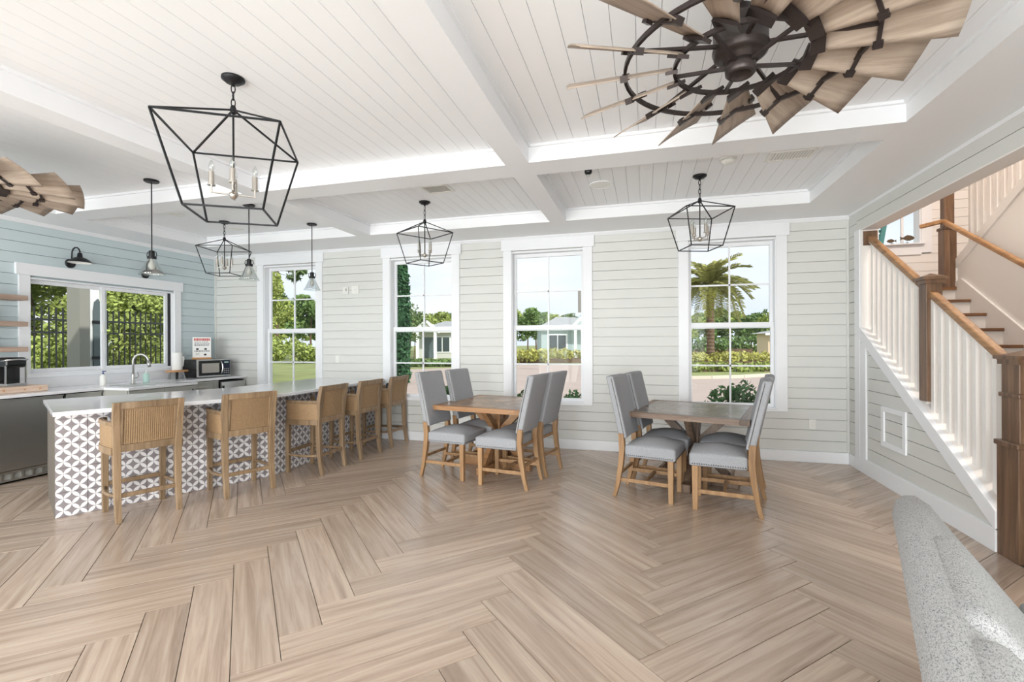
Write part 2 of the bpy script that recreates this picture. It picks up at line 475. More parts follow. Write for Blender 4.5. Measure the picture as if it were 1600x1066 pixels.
# back wall with four tall windows
WX = (-5.555, -3.217, -1.295, 1.06)
holes = [(x - 0.515, x + 0.515, 0.625, 2.745) for x in WX]
mb = MB()
xs = XL
for h in holes:
    mb.box(xs, h[0], YB + 0.030, YB + 0.17, -0.2, 3.4); mb.box(h[0], h[1], YB + 0.030, YB + 0.17, -0.2, h[2]); mb.box(h[0], h[1], YB + 0.030, YB + 0.17, h[3], 3.4); xs = h[1]
mb.box(xs, 2.5, YB + 0.030, YB + 0.17, -0.2, 3.4)
wall_back = struct(mb.build('wall_back', 'wall_gap'))
bh = [(x - 0.625, x + 0.625, 0.645, 3.0) for x in WX]
boards(wall_back, 'wall_board', XL + 0.03, XR - 0.028, bh, lambda a, b, c, d: (a, b, YB, YB + 0.031, c, d), ztop=2.93)
struct(MB().box(XL + 0.001, XL + 0.03, YB - 0.014, YB + 0.014, 0.93, 2.93).box(XR - 0.028, XR - 0.001, YB - 0.012, YB + 0.014, 0.0, 2.93).build('trim_1', 'wall_board'))
struct(MB().box(-3.96, XR, YB - 0.018, YB + 0.014, 0.0, 0.135).build('baseboard_back', 'white_trim', bevel=0.004))
crown = [(0, 0), (0.036, 0), (0.036, -0.012), (0.014, -0.045), (0, -0.045)]
struct(MB().prism(crown, lambda a, b, t: (XL if t == 0 else XR, YB - a, ZS + b)).build('trim_2', 'white_trim'))
struct(MB().prism(crown, lambda a, b, t: (XL + a, 1.0 if t == 0 else YB - 0.03, ZS + b)).build('trim_3', 'white_trim'))
struct(MB().prism(crown, lambda a, b, t: (XR - a * 0.5, YN if t == 0 else YB - 0.03, ZS + b * 0.5)).build('trim_4', 'white_trim'))

def make_window(n, xc):
    w = MB()
    y0, y1 = YB - 0.004, YB + 0.17
    w.box(xc - 0.515, xc - 0.497, y0, y1, 0.625, 2.745).box(xc + 0.497, xc + 0.515, y0, y1, 0.625, 2.745)
    w.box(xc - 0.497, xc + 0.497, y0, y1, 2.722, 2.745).box(xc - 0.497, xc + 0.497, y0, y1, 0.625, 0.645)
    win = struct(w.build('window_%d' % n, 'white_trim'))
    for s in (-1, 1):
        MB().box(min(xc + s * 0.505, xc + s * 0.628), max(xc + s * 0.505, xc + s * 0.628), YB - 0.022, YB + 0.004, 0.605, 2.757).build('side_casing', 'white_trim', win, bevel=0.003)
    MB().box(xc - 0.655, xc + 0.655, YB - 0.028, YB + 0.004, 2.757, 2.905).build('head_casing', 'white_trim', win, bevel=0.003)
    MB().box(xc - 0.515, xc + 0.515, YB - 0.03, YB + 0.05, 0.60, 0.640).build('window_sill', 'white_trim', win, bevel=0.004)
    for nm, ys, z0, z1, zm in (('upper_sash', YB + 0.105, 1.63, 2.722, 2.186), ('lower_sash', YB + 0.068, 0.640, 1.705, 1.156)):
        s = MB(); f = 0.036
        s.box(xc - 0.497, xc - 0.497 + f, ys, ys + 0.034, z0, z1).box(xc + 0.497 - f, xc + 0.497, ys, ys + 0.034, z0, z1)
        s.box(xc - 0.461, xc + 0.461, ys, ys + 0.034, z1 - (0.05 if nm == 'upper_sash' else 0.062), z1).box(xc - 0.461, xc + 0.461, ys, ys + 0.034, z0, z0 + (0.06 if nm == 'upper_sash' else 0.045))
        so = s.build(nm, 'white_trim', win, bevel=0.002)
        MB().box(xc - 0.010, xc + 0.010, ys + 0.004, ys + 0.028, z0 + 0.04, z1 - 0.04).build('muntin', 'white_trim', so)
        MB().box(xc - 0.461, xc + 0.461, ys + 0.004, ys + 0.028, zm - 0.010, zm + 0.010).build('muntin', 'white_trim', so)
        for sx in (-1, 1):
            for a, b in ((z0 + 0.03, zm), (zm, z1 - 0.03)):
                xa, xb = sorted((xc, xc + sx * 0.47))
                MB().box(xa, xb, ys + 0.015, ys + 0.018, a, b).build('pane', 'window_glass', so)
    return win
for i, x in enumerate(WX): make_window(i + 1, x)

# left wall, blue boards, sliding pass-through window
LW = (3.93, 5.76, 1.10, 2.27)
mb = MB(); xa, xb = XL - 0.17, XL - 0.030
mb.box(xa, xb, YN, LW[0], -0.2, 3.4).box(xa, xb, LW[1], YB + 0.17, -0.2, 3.4).box(xa, xb, LW[0], LW[1], -0.2, LW[2]).box(xa, xb, LW[0], LW[1], LW[3], 3.4)
wall_left = struct(mb.build('wall_left', 'blue_gap'))
boards(wall_left, 'blue_board', YN, YB - 0.014, [(3.83, 5.87, 0.95, 2.36)], lambda a, b, c, d: (XL - 0.031, XL, a, b, c, d), ztop=2.93)
w = MB()
for a, b, c, d in ((LW[0], LW[0] + 0.02, LW[2], LW[3]), (LW[1] - 0.02, LW[1], LW[2], LW[3]), (LW[0], LW[1], LW[3] - 0.02, LW[3]), (LW[0], LW[1], LW[2], LW[2] + 0.02)):
    w.box(XL - 0.17, XL + 0.003, a, b, c, d)
win5 = struct(w.build('window_5', 'white_trim'))
MB().box(XL - 0.004, XL + 0.022, 3.83, 3.94, 1.06, 2.29).build('side_casing', 'white_trim', win5, bevel=0.003)
MB().box(XL - 0.004, XL + 0.022, 5.75, 5.86, 1.06, 2.29).build('side_casing', 'white_trim', win5, bevel=0.003)
MB().box(XL - 0.004, XL + 0.028, 3.80, 5.89, 2.29, 2.43).build('head_casing', 'white_trim', win5, bevel=0.003)
MB().box(XL - 0.1, XL + 0.04, 3.83, 5.86, 1.06, 1.10).build('window_sill', 'white_trim', win5, bevel=0.003)
for nm, xs, a, b in (('fixed_sash', XL - 0.12, 3.95, 4.85), ('sliding_sash', XL - 0.09, 4.765, 5.70)):
    f = 0.045
    s = MB().box(xs, xs + 0.03, a, a + f, 1.12, 2.25).box(xs, xs + 0.03, b - f, b, 1.12, 2.25).box(xs, xs + 0.03, a + f, b - f, 2.25 - f, 2.25).box(xs, xs + 0.03, a + f, b - f, 1.12, 1.12 + f)
    so = s.build(nm, 'white_trim', win5, bevel=0.002)
    MB().box(xs + 0.013, xs + 0.016, a + f, b - f, 1.12 + f, 2.25 - f).build('pane', 'window_glass', so)
MB().box(XL - 0.062, XL - 0.052, 4.78, 4.80, 1.62, 1.74).build('latch_pull', 'plastic_white', win5)
MB().box(XL - 0.12, XL - 0.05, 5.70, 5.74, 1.12, 2.25).build('screen_channel', 'print_black', win5)

# ceiling: flat soffit and beams around six recessed plank panels
CX = ((-6.43, -3.82), (-3.61, -1.11), (-0.91, 1.72)); CY = ((0.95, 3.82), (4.12, 5.765))
mb = MB()
mb.box(XL - 0.17, CX[0][0], YN, YB + 0.17, ZS, 3.25).box(CX[2][1], XR + 0.02, YN, YB + 0.17, ZS, 3.25)
mb.box(CX[0][0], CX[2][1], YN, CY[0][0], ZS, 3.25).box(CX[0][0], CX[2][1], CY[1][1], YB + 0.17, ZS, 3.25)
mb.box(XL - 0.5, XR + 0.02, YN - 0.3, YB + 0.5, 3.25, 3.42)
for a in CX:
    for b in CY: mb.box(a[0] - 0.02, a[1] + 0.02, b[0] - 0.02, b[1] + 0.02, ZR + 0.012, 3.26)
ceiling = struct(mb.build('ceiling', 'ceiling_white'))
MB().box(CX[0][0], CX[2][1], CY[0][1], CY[1][0], ZS, 3.25).build('beam', 'white_trim', ceiling)
for a, b in ((CX[0][1], CX[1][0]), (CX[1][1], CX[2][0])):
    for c in CY: MB().box(a, b, c[0], c[1], ZS, 3.25).build('beam', 'white_trim', ceiling)
for a in CX:
    for b in CY:
        n = round((a[1] - a[0]) / 0.127); w_ = (a[1] - a[0]) / n
        for i in range(n):
            MB().box(a[0] + i * w_ + 0.0013, a[0] + (i + 1) * w_ - 0.0013, b[0], b[1], ZR, ZR + 0.013).build('ceiling_board', 'ceiling_white', ceiling)
        t = 0.022
        MB().box(a[0], a[1], b[1] - t, b[1] + 0.001, ZR - t, ZR).build('cove_strip', 'white_trim', ceiling)
        MB().box(a[0], a[1], b[0] - 0.001, b[0] + t, ZR - t, ZR).build('cove_strip', 'white_trim', ceiling)
        MB().box(a[0] - 0.001, a[0] + t, b[0] + t, b[1] - t, ZR - t, ZR).build('cove_strip', 'white_trim', ceiling)
        MB().box(a[1] - t, a[1] + 0.001, b[0] + t, b[1] - t, ZR - t, ZR).build('cove_strip', 'white_trim', ceiling)
# soffit bands around the coffers painted like the beams
# rear wall with three invented, unseen glazed door openings for the fill light
mb = MB(); xs = XL
for x in (-5.6, -2.4, 0.75):
    mb.box(xs, x - 1.2, YN - 0.15, YN, -0.2, 3.0); mb.box(x - 1.2, x + 1.2, YN - 0.15, YN, 2.55, 3.0); xs = x + 1.2
mb.box(xs, XR + 0.15, YN - 0.15, YN, -0.2, 3.0)
struct(mb.build('wall_rear', 'wall_board'))
for i, x in enumerate((-5.6, -2.4, 0.75)):
    d = MB()
    for a, b, c, e in ((x - 1.2, x - 1.12, 0, 2.55), (x + 1.12, x + 1.2, 0, 2.55), (x - 0.05, x + 0.05, 0, 2.55), (x - 1.12, x + 1.12, 2.46, 2.55), (x - 1.12, x + 1.12, 0, 0.1)):
        d.box(a, b, YN - 0.1, YN - 0.04, c, e)
    do = struct(d.build('door_%d' % (i + 1), 'white_trim'))  # unseen door, added to frame a rear fill light
    MB().box(x - 1.12, x + 1.12, YN - 0.075, YN - 0.07, 0.1, 2.46).build('pane', 'window_glass', do)

# right wall: stub at the corner, header over the stair opening, solid part behind the viewer
mb = MB().box(XR + 0.030, 2.50, 6.17, YB + 0.17, -0.2, 3.4).box(XR + 0.030, 2.50, 3.0, 6.17, 2.712, 3.4).box(XR + 0.030, 2.50, YN, 3.0, -0.2, 3.4)
wall_right = struct(mb.build('wall_right', 'wall_gap'))
boards(wall_right, 'wall_board', 6.28, YB - 0.014, [], lambda a, b, c, d: (XR, XR + 0.031, a, b, c, d), ztop=2.93)
MB().box(XR, XR + 0.031, 3.0, 6.28, 2.712, 2.822).build('board', 'wall_board', wall_right)
MB().box(XR, XR + 0.031, 3.0, 6.28, 2.827, 2.93).build('board', 'wall_board', wall_right)
boards(wall_right, 'wall_board', YN, 3.0, [], lambda a, b, c, d: (XR, XR + 0.031, a, b, c, d), ztop=2.93)
struct(MB().box(XR - 0.018, XR + 0.031, 6.172, 6.30, 0.0, 2.712).build('trim_5', 'white_trim', bevel=0.003))
struct(MB().box(XR + 0.001, 2.51, 3.0, 6.178, 2.700, 2.712).box(XR - 0.004, 2.512, 6.160, 6.172, 1.55, 2.702).build('trim_6', 'stair_white'))
struct(MB().box(XR - 0.016, XR + 0.014, 6.30, YB - 0.018, 0, 0.135).box(XR - 0.016, XR + 0.014, YN, 3.0, 0, 0.135).build('baseboard_right', 'white_trim', bevel=0.003))

# ------------------------------------------------------------------ stair hall
def zu(y): return 0.295 + 0.627 * (y - 4.06)      # top of the stair curb
mb = MB().prism([(4.06, -0.01), (6.172, -0.01), (6.172, zu(6.172)), (4.06, zu(4.06))], lambda a, b, t: (XR + 0.030 if t == 0 else 2.50, a, b))
wall_stair = struct(mb.build('wall_stair', 'stair_white'))
zb = 0.165
DT = 0.135
def yl(z): return 4.06 + (z + DT - 0.295) / 0.627
z = zb
while z < 1.36:
    z1 = min(z + 0.127 - GAP, 1.40)
    y0, y1 = yl(z), yl(z1)
    if y1 < 6.03: pts = [(y0, z), (6.04, z), (6.04, z1), (y1, z1)]
    elif y0 < 6.03: pts = [(y0, z), (6.04, z), (6.04, zu(6.04) - DT)]
    else: break
    MB().prism(pts, lambda a, b, t: (XR + 0.001 if t == 0 else XR + 0.031, a, b)).build('board', 'wall_board', wall_stair)
    z += 0.127
MB().prism([(4.045, zu(4.045) - DT), (4.045, zu(4.045)), (6.172, zu(6.172)), (6.172, zu(6.172) - DT)], lambda a, b, t: (XR - 0.018 if t == 0 else XR + 0.031, a, b)).build('slope_casing', 'white_trim', wall_stair, bevel=0.003)
MB().box(XR - 0.018, XR + 0.031, 4.045, 6.172, 0.0, zb).build('skirting', 'white_trim', wall_stair, bevel=0.003)
MB().box(XR - 0.016, XR + 0.031, 6.03, 6.172, zb, zu(6.03) - DT + 0.05).build('side_casing', 'white_trim', wall_stair, bevel=0.003)
mb = MB()
for a, b, c, d in ((5.22, 5.69, 0.75, 0.80), (5.22, 5.69, 0.395, 0.445), (5.22, 5.275, 0.445, 0.75), (5.635, 5.69, 0.445, 0.75)):
    mb.box(XR - 0.014, XR + 0.003, a, b, c, d)
MB.build(mb, 'access_frame', 'white_trim', wall_stair, bevel=0.002)

# outer walls of the stair hall
far = MB()
FY, FX = 8.3, 4.95
lw6 = (3.05, 3.92, 2.875, 4.1)
far.box(2.34, lw6[0], FY + 0.014, FY + 0.16, -0.2, 5.6).box(lw6[1], FX + 0.2, FY + 0.014, FY + 0.16, -0.2, 5.6).box(lw6[0], lw6[1], FY + 0.014, FY + 0.16, -0.2, lw6[2]).box(lw6[0], lw6[1], FY + 0.014, FY + 0.16, lw6[3], 5.6)
wall_far = struct(far.build('wall_stair_far', 'wall_gap'))
for k in range(20):
    z = 2.1 + 0.127 * k
    for s0, s1 in spans(2.5, FX, [(2.95, 4.02, )] if (z < 4.2 and z + 0.12 > 2.78) else []):
        MB().box(s0, s1, FY, FY + 0.016, z, z + 0.122).build('board', 'stair_white', wall_far)
struct(MB().box(FX, FX + 0.2, 2.8, FY + 0.16, -0.2, 5.6).build('wall_stair_side', 'stair_white'))
struct(MB().box(2.345, FX + 0.2, 2.8, 3.0, -0.2, 5.6).build('wall_stair_near', 'stair_white'))
struct(MB().box(2.345, 2.50, 3.0, FY + 0.16, 3.4, 5.6).box(2.345, 2.50, YB + 0.17, FY + 0.16, -0.2, 3.4).build('wall_stair_left', 'stair_white'))
struct(MB().box(2.34, FX + 0.3, 2.7, FY + 0.3, 5.6, 5.75).build('ceiling_stair', 'ceiling_white'))
w = MB()
for a, b, c, d in ((3.05, 3.075, 2.875, 4.1), (3.895, 3.92, 2.875, 4.1), (3.05, 3.92, 4.075, 4.1), (3.05, 3.92, 2.875, 2.90)):
    w.box(a, b, FY - 0.004, FY + 0.16, c, d)
win6 = struct(w.build('window_6', 'white_trim'))
MB().box(2.93, 3.06, FY - 0.02, FY + 0.004, 2.75, 4.2).build('side_casing', 'white_trim', win6)
MB().box(3.91, 4.04, FY - 0.02, FY + 0.004, 2.75, 4.2).build('side_casing', 'white_trim', win6)
MB().box(3.06, 3.91, FY - 0.02, FY + 0.004, 2.722, 2.885).build('bottom_casing', 'white_trim', win6)
MB().box(3.03, 3.94, FY - 0.07, FY + 0.02, 2.872, 2.888).build('window_sill', 'white_trim', win6)
MB().box(3.70, 3.73, FY + 0.07, FY + 0.1, 2.9, 4.08).build('mullion', 'white_trim', win6)
MB().box(3.07, 3.90, FY + 0.08, FY + 0.083, 2.9, 4.08).build('pane', 'window_glass', win6)

# staircase: lower flight, landing, upper flight, balustrade
st = thing('staircase', 'white painted staircase with brown treads, square newels and white balusters', 'staircase', (2.43, 4.06, 0))
def sp(mb, name, m, parent=st, **k):
    o = mb.build(name, m, parent, **k)
    if parent is st: o.location = (-2.43, -4.06, 0)
    return o
RISE, RUN = 0.177, 0.268
TX0, TX1 = 2.505, 3.70
for k in range(1, 13):
    yn = 6.03 + RUN * (k - 8); z = RISE * k
    if k < 12: sp(MB().box(TX0, TX1, yn - 0.025, yn + RUN + 0.01, z - 0.032, z), 'tread', 'tread_wood', bevel=0.006)
    sp(MB().box(TX0, TX1, yn, yn + 0.02, z - RISE, z - 0.03), 'riser', 'stair_white')
sp(MB().box(TX0, FX, 7.10 - 0.025, FY, 2.124 - 0.04, 2.124), 'landing', 'tread_wood')
def zn(y): return RISE * 8 + (y - 6.03) * RISE / RUN
sp(MB().prism([(3.9, 0), (7.11, 1.9), (7.11, zn(7.11) + 0.05), (7.0, zn(7.0) + 0.16), (3.9, zn(3.9) + 0.16)], lambda a, b, t: (3.70 if t == 0 else 3.725, a, b)), 'skirt_board', 'stair_white')
# partition between the flights; its top follows the upper stringer
def z2(y): return 2.42 + 0.605 * (7.19 - y)
struct(MB().prism([(3.0, 0), (7.17, 0), (7.17, z2(7.17) - 0.02), (3.0, z2(3.0) - 0.02)], lambda a, b, t: (3.725 if t == 0 else 3.84, a, b)).build('wall_stair_middle', 'stair_white'))
sp(MB().prism([(7.19, z2(7.19) - 0.12), (7.19, z2(7.19)), (3.05, z2(3.05)), (3.05, z2(3.05) - 0.12)], lambda a, b, t: (3.705 if t == 0 else 3.86, a, b)), 'upper_stringer', 'stair_white', bevel=0.003)
sp(MB().box(3.705, 3.85, 7.10, 7.19, 2.12, z2(7.15) - 0.02), 'stringer_post', 'stair_white')
for k in range(1, 13):
    yn = 7.12 - RUN * (k - 1); z = 2.124 + RISE * k
    sp(MB().box(3.86, FX, yn - RUN - 0.01, yn + 0.025, z - 0.032, z), 'tread', 'tread_wood')
    sp(MB().box(3.86, FX, yn - 0.02, yn, z - RISE, z - 0.03), 'riser', 'stair_white')
bal = MB().box(-0.021, 0.021, -0.021, 0.021, 0, 1.0).mesh('baluster'); bal.materials.append(MATS['stair_white'])
def baluster(x, y, z0, z1):
    o = link('baluster', bal, st); o.location = (x - 2.43, y - 4.06, z0); o.scale = (1, 1, z1 - z0)
for k in range(9):
    y = 4.19 + 0.1075 * k; baluster(2.43, y, zu(y) - 0.02, zu(y) + 0.97)
for k in range(9):
    y = 5.20 + 0.1085 * k
    if y < 6.12: baluster(2.43, y, zu(y) - 0.02, zu(y) + 0.97)
for k in range(22):
    y = 6.95 - 0.11 * k; baluster(3.785, y, z2(y) - 0.02, z2(y) + 0.93)
def handrail(x, y0, y1, fz, name='handrail', m='rail_wood', w=0.062, h=0.055):
    sp(MB().bar((x, y0, fz(y0)), (x, y1, fz(y1)), w, h), name, m, bevel=0.012)
    sp(MB().bar((x, y0, fz(y0) - h * 0.62), (x, y1, fz(y1) - h * 0.62), w * 0.6, h * 0.5), 'rail_fillet', 'stair_white')
handrail(2.43, 4.06, 4.98, lambda y: zu(y) + 1.0)
handrail(2.43, 5.06, 6.15, lambda y: zu(y) + 1.0)
handrail(3.785, 7.05, 4.0, lambda y: z2(y) + 0.96)
sp(MB().box(2.36, 2.50, 6.145, 6.162, zu(6.15) + 0.92, zu(6.15) + 1.08), 'rosette', 'newel_wood', bevel=0.006)
# wall rail on the partition, its end turned back to the wall
fr = lambda y: 2.944 + (y - 7.1) * 0.57
wr = sp(MB().bar((3.575, 7.10, fr(7.10)), (3.575, 3.9, fr(3.9)), 0.05, 0.05), 'wall_rail', 'rail_wood', bevel=0.012)
sp(MB().bar((3.575, 7.09, fr(7.1) - 0.005), (3.40, 7.24, fr(7.1) - 0.03), 0.05, 0.05), 'rail_end', 'rail_wood', bevel=0.01)
for y in (6.7, 5.7, 4.7): sp(MB().bar((3.575, y, fr(y) - 0.02), (3.73, y, fr(y) - 0.07), 0.015), 'rail_bracket', 'nickel')
def newel(x, y, z0, z1, w, wb=None, zb_=None):
    n = MB().box(x - w / 2, x + w / 2, y - w / 2, y + w / 2, z0, z1)
    if wb: n.box(x - wb / 2, x + wb / 2, y - wb / 2, y + wb / 2, z0, zb_)
    o = sp(n, 'newel_post', 'newel_wood', bevel=0.004)
    c = MB().box(x - w / 2 - 0.03, x + w / 2 + 0.03, y - w / 2 - 0.03, y + w / 2 + 0.03, z1 - 0.025, z1)
    c.box(x - w / 2 - 0.014, x + w / 2 + 0.014, y - w / 2 - 0.014, y + w / 2 + 0.014, z1 - 0.06, z1 - 0.025)
    h = w / 2 + 0.02
    c.add([(x - h, y - h, z1), (x + h, y - h, z1), (x + h, y + h, z1), (x - h, y + h, z1), (x, y, z1 + 0.035)], [(0, 1, 4), (1, 2, 4), (2, 3, 4), (3, 0, 4), (3, 2, 1, 0)])
    sp(c, 'newel_cap', 'newel_wood', o)
    if wb:
        q = wb / 2 + 0.012
        sp(MB().box(x - q, x + q, y - q, y + q, zb_ - 0.02, zb_ + 0.015), 'newel_band', 'newel_wood', o, bevel=0.006)
        q = w / 2 + 0.012
        if z0 == 0: sp(MB().box(x - q, x + q, y - q, y + q, 1.08, 1.11), 'newel_band', 'newel_wood', o, bevel=0.006)
newel(2.437, 3.945, 0.0, 1.36, 0.165, 0.2, 0.77)
newel(2.437, 5.025, 0.93, 2.02, 0.12)
newel(3.655, 7.17, 2.12, 3.40, 0.10, 0.13, 2.86)

# ------------------------------------------------------------------ bar island
BD = (0.462, 0.887); BN = (0.887, -0.462)           # run of the angled leg and its outward normal
A = (-4.76, 2.815); Bb = (-3.97, 4.33)              # tiled face: near corner, bend, then straight to the wall
TS = 0.207; HB = 0.878
isl = thing('bar_island', 'angled bar island faced in grey and white leaf-pattern tiles', 'bar', (A[0], A[1], 0))
def ip(mb, name, m, parent=isl, **k):
    o = mb.build(name, m, parent, **k)
    if parent is isl: o.location = (-A[0], -A[1], 0)
    return o
dep = 0.93
Ae = (A[0] - BN[0] * dep, A[1] - BN[1] * dep)
xb_ = Bb[0] - dep + 0.02
tb = (xb_ - Ae[0]) / BD[0]; Be = (xb_, Ae[1] + BD[1] * tb)
e = 0.010
def inset(p): return (p[0] - BN[0] * e, p[1] - BN[1] * e)
Ai = inset(A)
body = [Ai, (Bb[0] - e, Bb[1] + 0.004), (Bb[0] - e, YB - 0.001), (Be[0], YB - 0.001), Be, Ae]
kick = [Ai, (Bb[0] - e, Bb[1] + 0.004), (Bb[0] - e, YB - 0.001), (Be[0] + 0.075, YB - 0.001), (Be[0] + 0.075, Be[1]), (Ae[0] + BN[0] * 0.075, Ae[1] + BN[1] * 0.075)]
mb = MB().prism(body, lambda a, b, t: (a, b, 0.10 if t == 0 else HB)).prism(kick, lambda a, b, t: (a, b, 0.0 if t == 0 else 0.10))
ip(mb, 'carcass', 'island_side')
tile_full = MB().box(0.0014, TS - 0.0014, 0.0, 0.0105, 0.0014, TS - 0.0014).mesh('wall_tile'); tile_full.materials.append(MATS['leaf_tile'])
cut = {}
def tile(ox, oy, ang, z, wd, ht):
    if wd < 0.02 or ht < 0.02: return
    if wd > TS - 0.002 and ht > TS - 0.002: me = tile_full
    else:
        key = (round(wd, 3), round(ht, 3))
        if key not in cut:
            cut[key] = MB().box(0.001, min(wd, TS) - 0.001, 0.0, 0.0105, 0.001, min(ht, TS) - 0.001).mesh('wall_tile'); cut[key].materials.append(MATS['leaf_tile'])
        me = cut[key]
    o = link('wall_tile', me, isl); o.location = (ox - A[0], oy - A[1], z); o.rotation_euler = (0, 0, ang)
lenA = math.hypot(Bb[0] - A[0], Bb[1] - A[1]); angA = math.atan2(Bb[1] - A[1], Bb[0] - A[0])
d1 = (math.cos(angA), math.sin(angA)); n1 = (math.sin(angA), -math.cos(angA))
Af = (A[0] - n1[0] * 0.0, A[1] - n1[1] * 0.0)
for i in range(9):
    for j in range(5):
        tile(Af[0] + d1[0] * i * TS, Af[1] + d1[1] * i * TS, angA, j * TS, min(TS, lenA - i * TS), min(TS, HB - j * TS))
for i in range(11):
    for j in range(5):
        tile(Bb[0], Bb[1] + i * TS, R(90), j * TS, min(TS, YB - Bb[1] - i * TS), min(TS, HB - j * TS))
# tile face normal must look outward: local -y of the tile is the front
ct = []
F0 = (-4.57, 2.69); F1x = -3.80
t1 = (F1x - F0[0]) / BD[0]; F1 = (F1x, F0[1] + BD[1] * t1)
ct.append(F0)
p0 = (F1[0] - BD[0] * 0.45, F1[1] - BD[1] * 0.45); p2 = (F1[0], F1[1] + 0.45)
for i in range(9):
    t = i / 8; ct.append(tuple((1 - t) ** 2 * p0[k] + 2 * t * (1 - t) * F1[k] + t * t * p2[k] for k in (0, 1)))
ct += [(F1x, YB - 0.001), (-4.97, YB - 0.001)]
G0 = (F0[0] - BN[0] * 1.30, F0[1] - BN[1] * 1.30)
t2 = (-4.97 - G0[0]) / BD[0]; G1 = (-4.97, G0[1] + BD[1] * t2)
ct += [G1, G0]
o = MB().prism(ct, lambda a, b, t: (a, b, HB if t == 0 else 0.915)).build('bar_countertop', 'quartz', bevel=0.004)
tag(o, 'white polished quartz bar top bending along the tiled island', 'countertop')

# ------------------------------------------------------------------ counter stools
def cane_panel(w, h, px=0.0145, sw=0.0072, th=0.003):
    """flat lattice in local y (across) and z (up), centred on x = 0"""
    m = MB(); ny = int(w / px); nz = int(h / px)
    for i in range(ny + 1):
        y = -w / 2 + i * w / ny; m.box(-th / 2, th / 2, y - sw / 2, y + sw / 2, 0, h)
    for j in range(nz + 1):
        z = j * h / nz
        for q in range(8): m.box(-th / 2 - 0.001, th / 2 + 0.001, -w / 2 + q * w / 8, -w / 2 + (q + 1) * w / 8, z - sw / 2, z + sw / 2)
    return m
def make_stool(label):
    t = thing('counter_stool', label, 'stool', group='counter stools along the bar')
    for s in (-1, 1):
        # rear leg runs up as the back post
        o = MB().loft([[(x + dx, s * y + dy, z) for dx, dy in ((-w_, -w_), (w_, -w_), (w_, w_), (-w_, w_))] for x, y, z, w_ in ((-0.015, 0.212, 0.0, 0.020), (0.022, 0.212, 0.25, 0.024), (0.03, 0.214, 0.56, 0.027), (0.015, 0.222, 0.80, 0.026), (-0.025, 0.226, 0.985, 0.022))]).build('rear_leg', 'stool_oak', t, bevel=0.004)
        MB().bar((0.435, s * 0.208, 0.0), (0.425, s * 0.212, 0.60), 0.04, 0.04, w2=0.048).build('front_leg', 'stool_oak', t, bevel=0.004)
    # curved back rails
    def arc(y, d): return d * (1 - (y / 0.22) ** 2)
    def rail(z, x0, d, w_, h_):
        m = MB(); pts = []
        n = 9
        rings = []
        for i in range(n):
            y = -0.22 + 0.44 * i / (n - 1); x = x0 - arc(y, d)
            rings.append([(x - w_ / 2, y, z - h_ / 2), (x + w_ / 2, y, z - h_ / 2), (x + w_ / 2, y, z + h_ / 2), (x - w_ / 2, y, z + h_ / 2)])
        return m.loft(rings)
    rail(0.958, -0.015, 0.022, 0.034, 0.056).build('top_rail', 'stool_oak', t, bevel=0.004)
    rail(0.602, 0.028, 0.016, 0.036, 0.06).build('lower_back_rail', 'stool_oak', t, bevel=0.004)
    m = cane_panel(0.385, 0.31)
    def warp(v, off=0.0):
        x, y, z = v
        return (x + 0.026 - 0.128 * max(0, z - 0.04) * 0.9 - 0.3 * max(0, z - 0.2) ** 2 - arc(y, 0.018) + off, y, z + 0.628)
    m.v = [warp(v) for v in m.v]
    m.build('cane_back', 'cane', t, kind='stuff', label='woven cane back panel')
    m = MB(); n = 8
    rings = [[warp((dx, -0.195 + 0.39 * i / n, zz), 0.008) for zz, dx in ((0, 0), (0.16, 0), (0.312, 0), (0.312, 0.02), (0.16, 0.02), (0, 0.02))] for i in range(n + 1)]
    m.loft(rings).build('inner_back', 'cane_back', t)
    for s in (-1, 1):
        MB().loft([[warp((dx, s * y, z)) for z, dx in ((-0.01, -0.012), (-0.01, 0.012), (0.325, 0.012), (0.325, -0.012))] for y in (0.180, 0.202)]).build('back_stile', 'stool_oak', t)
    # low wrap-round arms: top rail, cane side, bottom rail
    path = [(0.02, 0.236), (0.13, 0.252), (0.25, 0.256), (0.35, 0.250), (0.42, 0.232), (0.45, 0.20)]
    def band(s, z0, z1, th, drop=0.0):
        m = MB(); rings = []
        for i, (x, y) in enumerate(path):
            a = path[max(0, i - 1)]; b = path[min(len(path) - 1, i + 1)]
            dx, dy = b[0] - a[0], b[1] - a[1]; l = math.hypot(dx, dy); nx, ny = -dy / l, dx / l
            zz = z1 - drop * i / (len(path) - 1)
            rings.append([(x - nx * th / 2, s * (y - ny * th / 2), z0), (x + nx * th / 2, s * (y + ny * th / 2), z0), (x + nx * th / 2, s * (y + ny * th / 2), zz), (x - nx * th / 2, s * (y - ny * th / 2), zz)])
        return m.loft(rings)
    for s in (-1, 1):
        band(s, 0.61, 0.80, 0.016).build('cane_side', 'cane', t, label='woven cane side panel')
        m = MB()
        for k in range(13): 
            z = 0.622 + k * 0.0135
            mm = band(s, z, z + 0.007, 0.020); m.add(mm.v, mm.f)
        m.build('cane_weave', 'cane', t, kind='stuff')
        o = band(s, 0.79, 0.826, 0.034).build('arm_rail', 'stool_oak', t, bevel=0.006)
        band(s, 0.555, 0.615, 0.034).build('side_rail', 'stool_oak', t, bevel=0.004)
    MB().box(0.41, 0.445, -0.205, 0.205, 0.555, 0.61).build('front_rail', 'stool_oak', t, bevel=0.004)
    MB().rbox((0.235, 0, 0.640), (0.41, 0.43, 0.09), 0.035, 4, crown=0.02).build('seat_cushion', 'navy_fabric', t, smooth=True)
    MB().rbox((0.075, 0, 0.775), (0.05, 0.38, 0.24), 0.022, 3).build('back_cushion', 'navy_fabric', t, smooth=True)
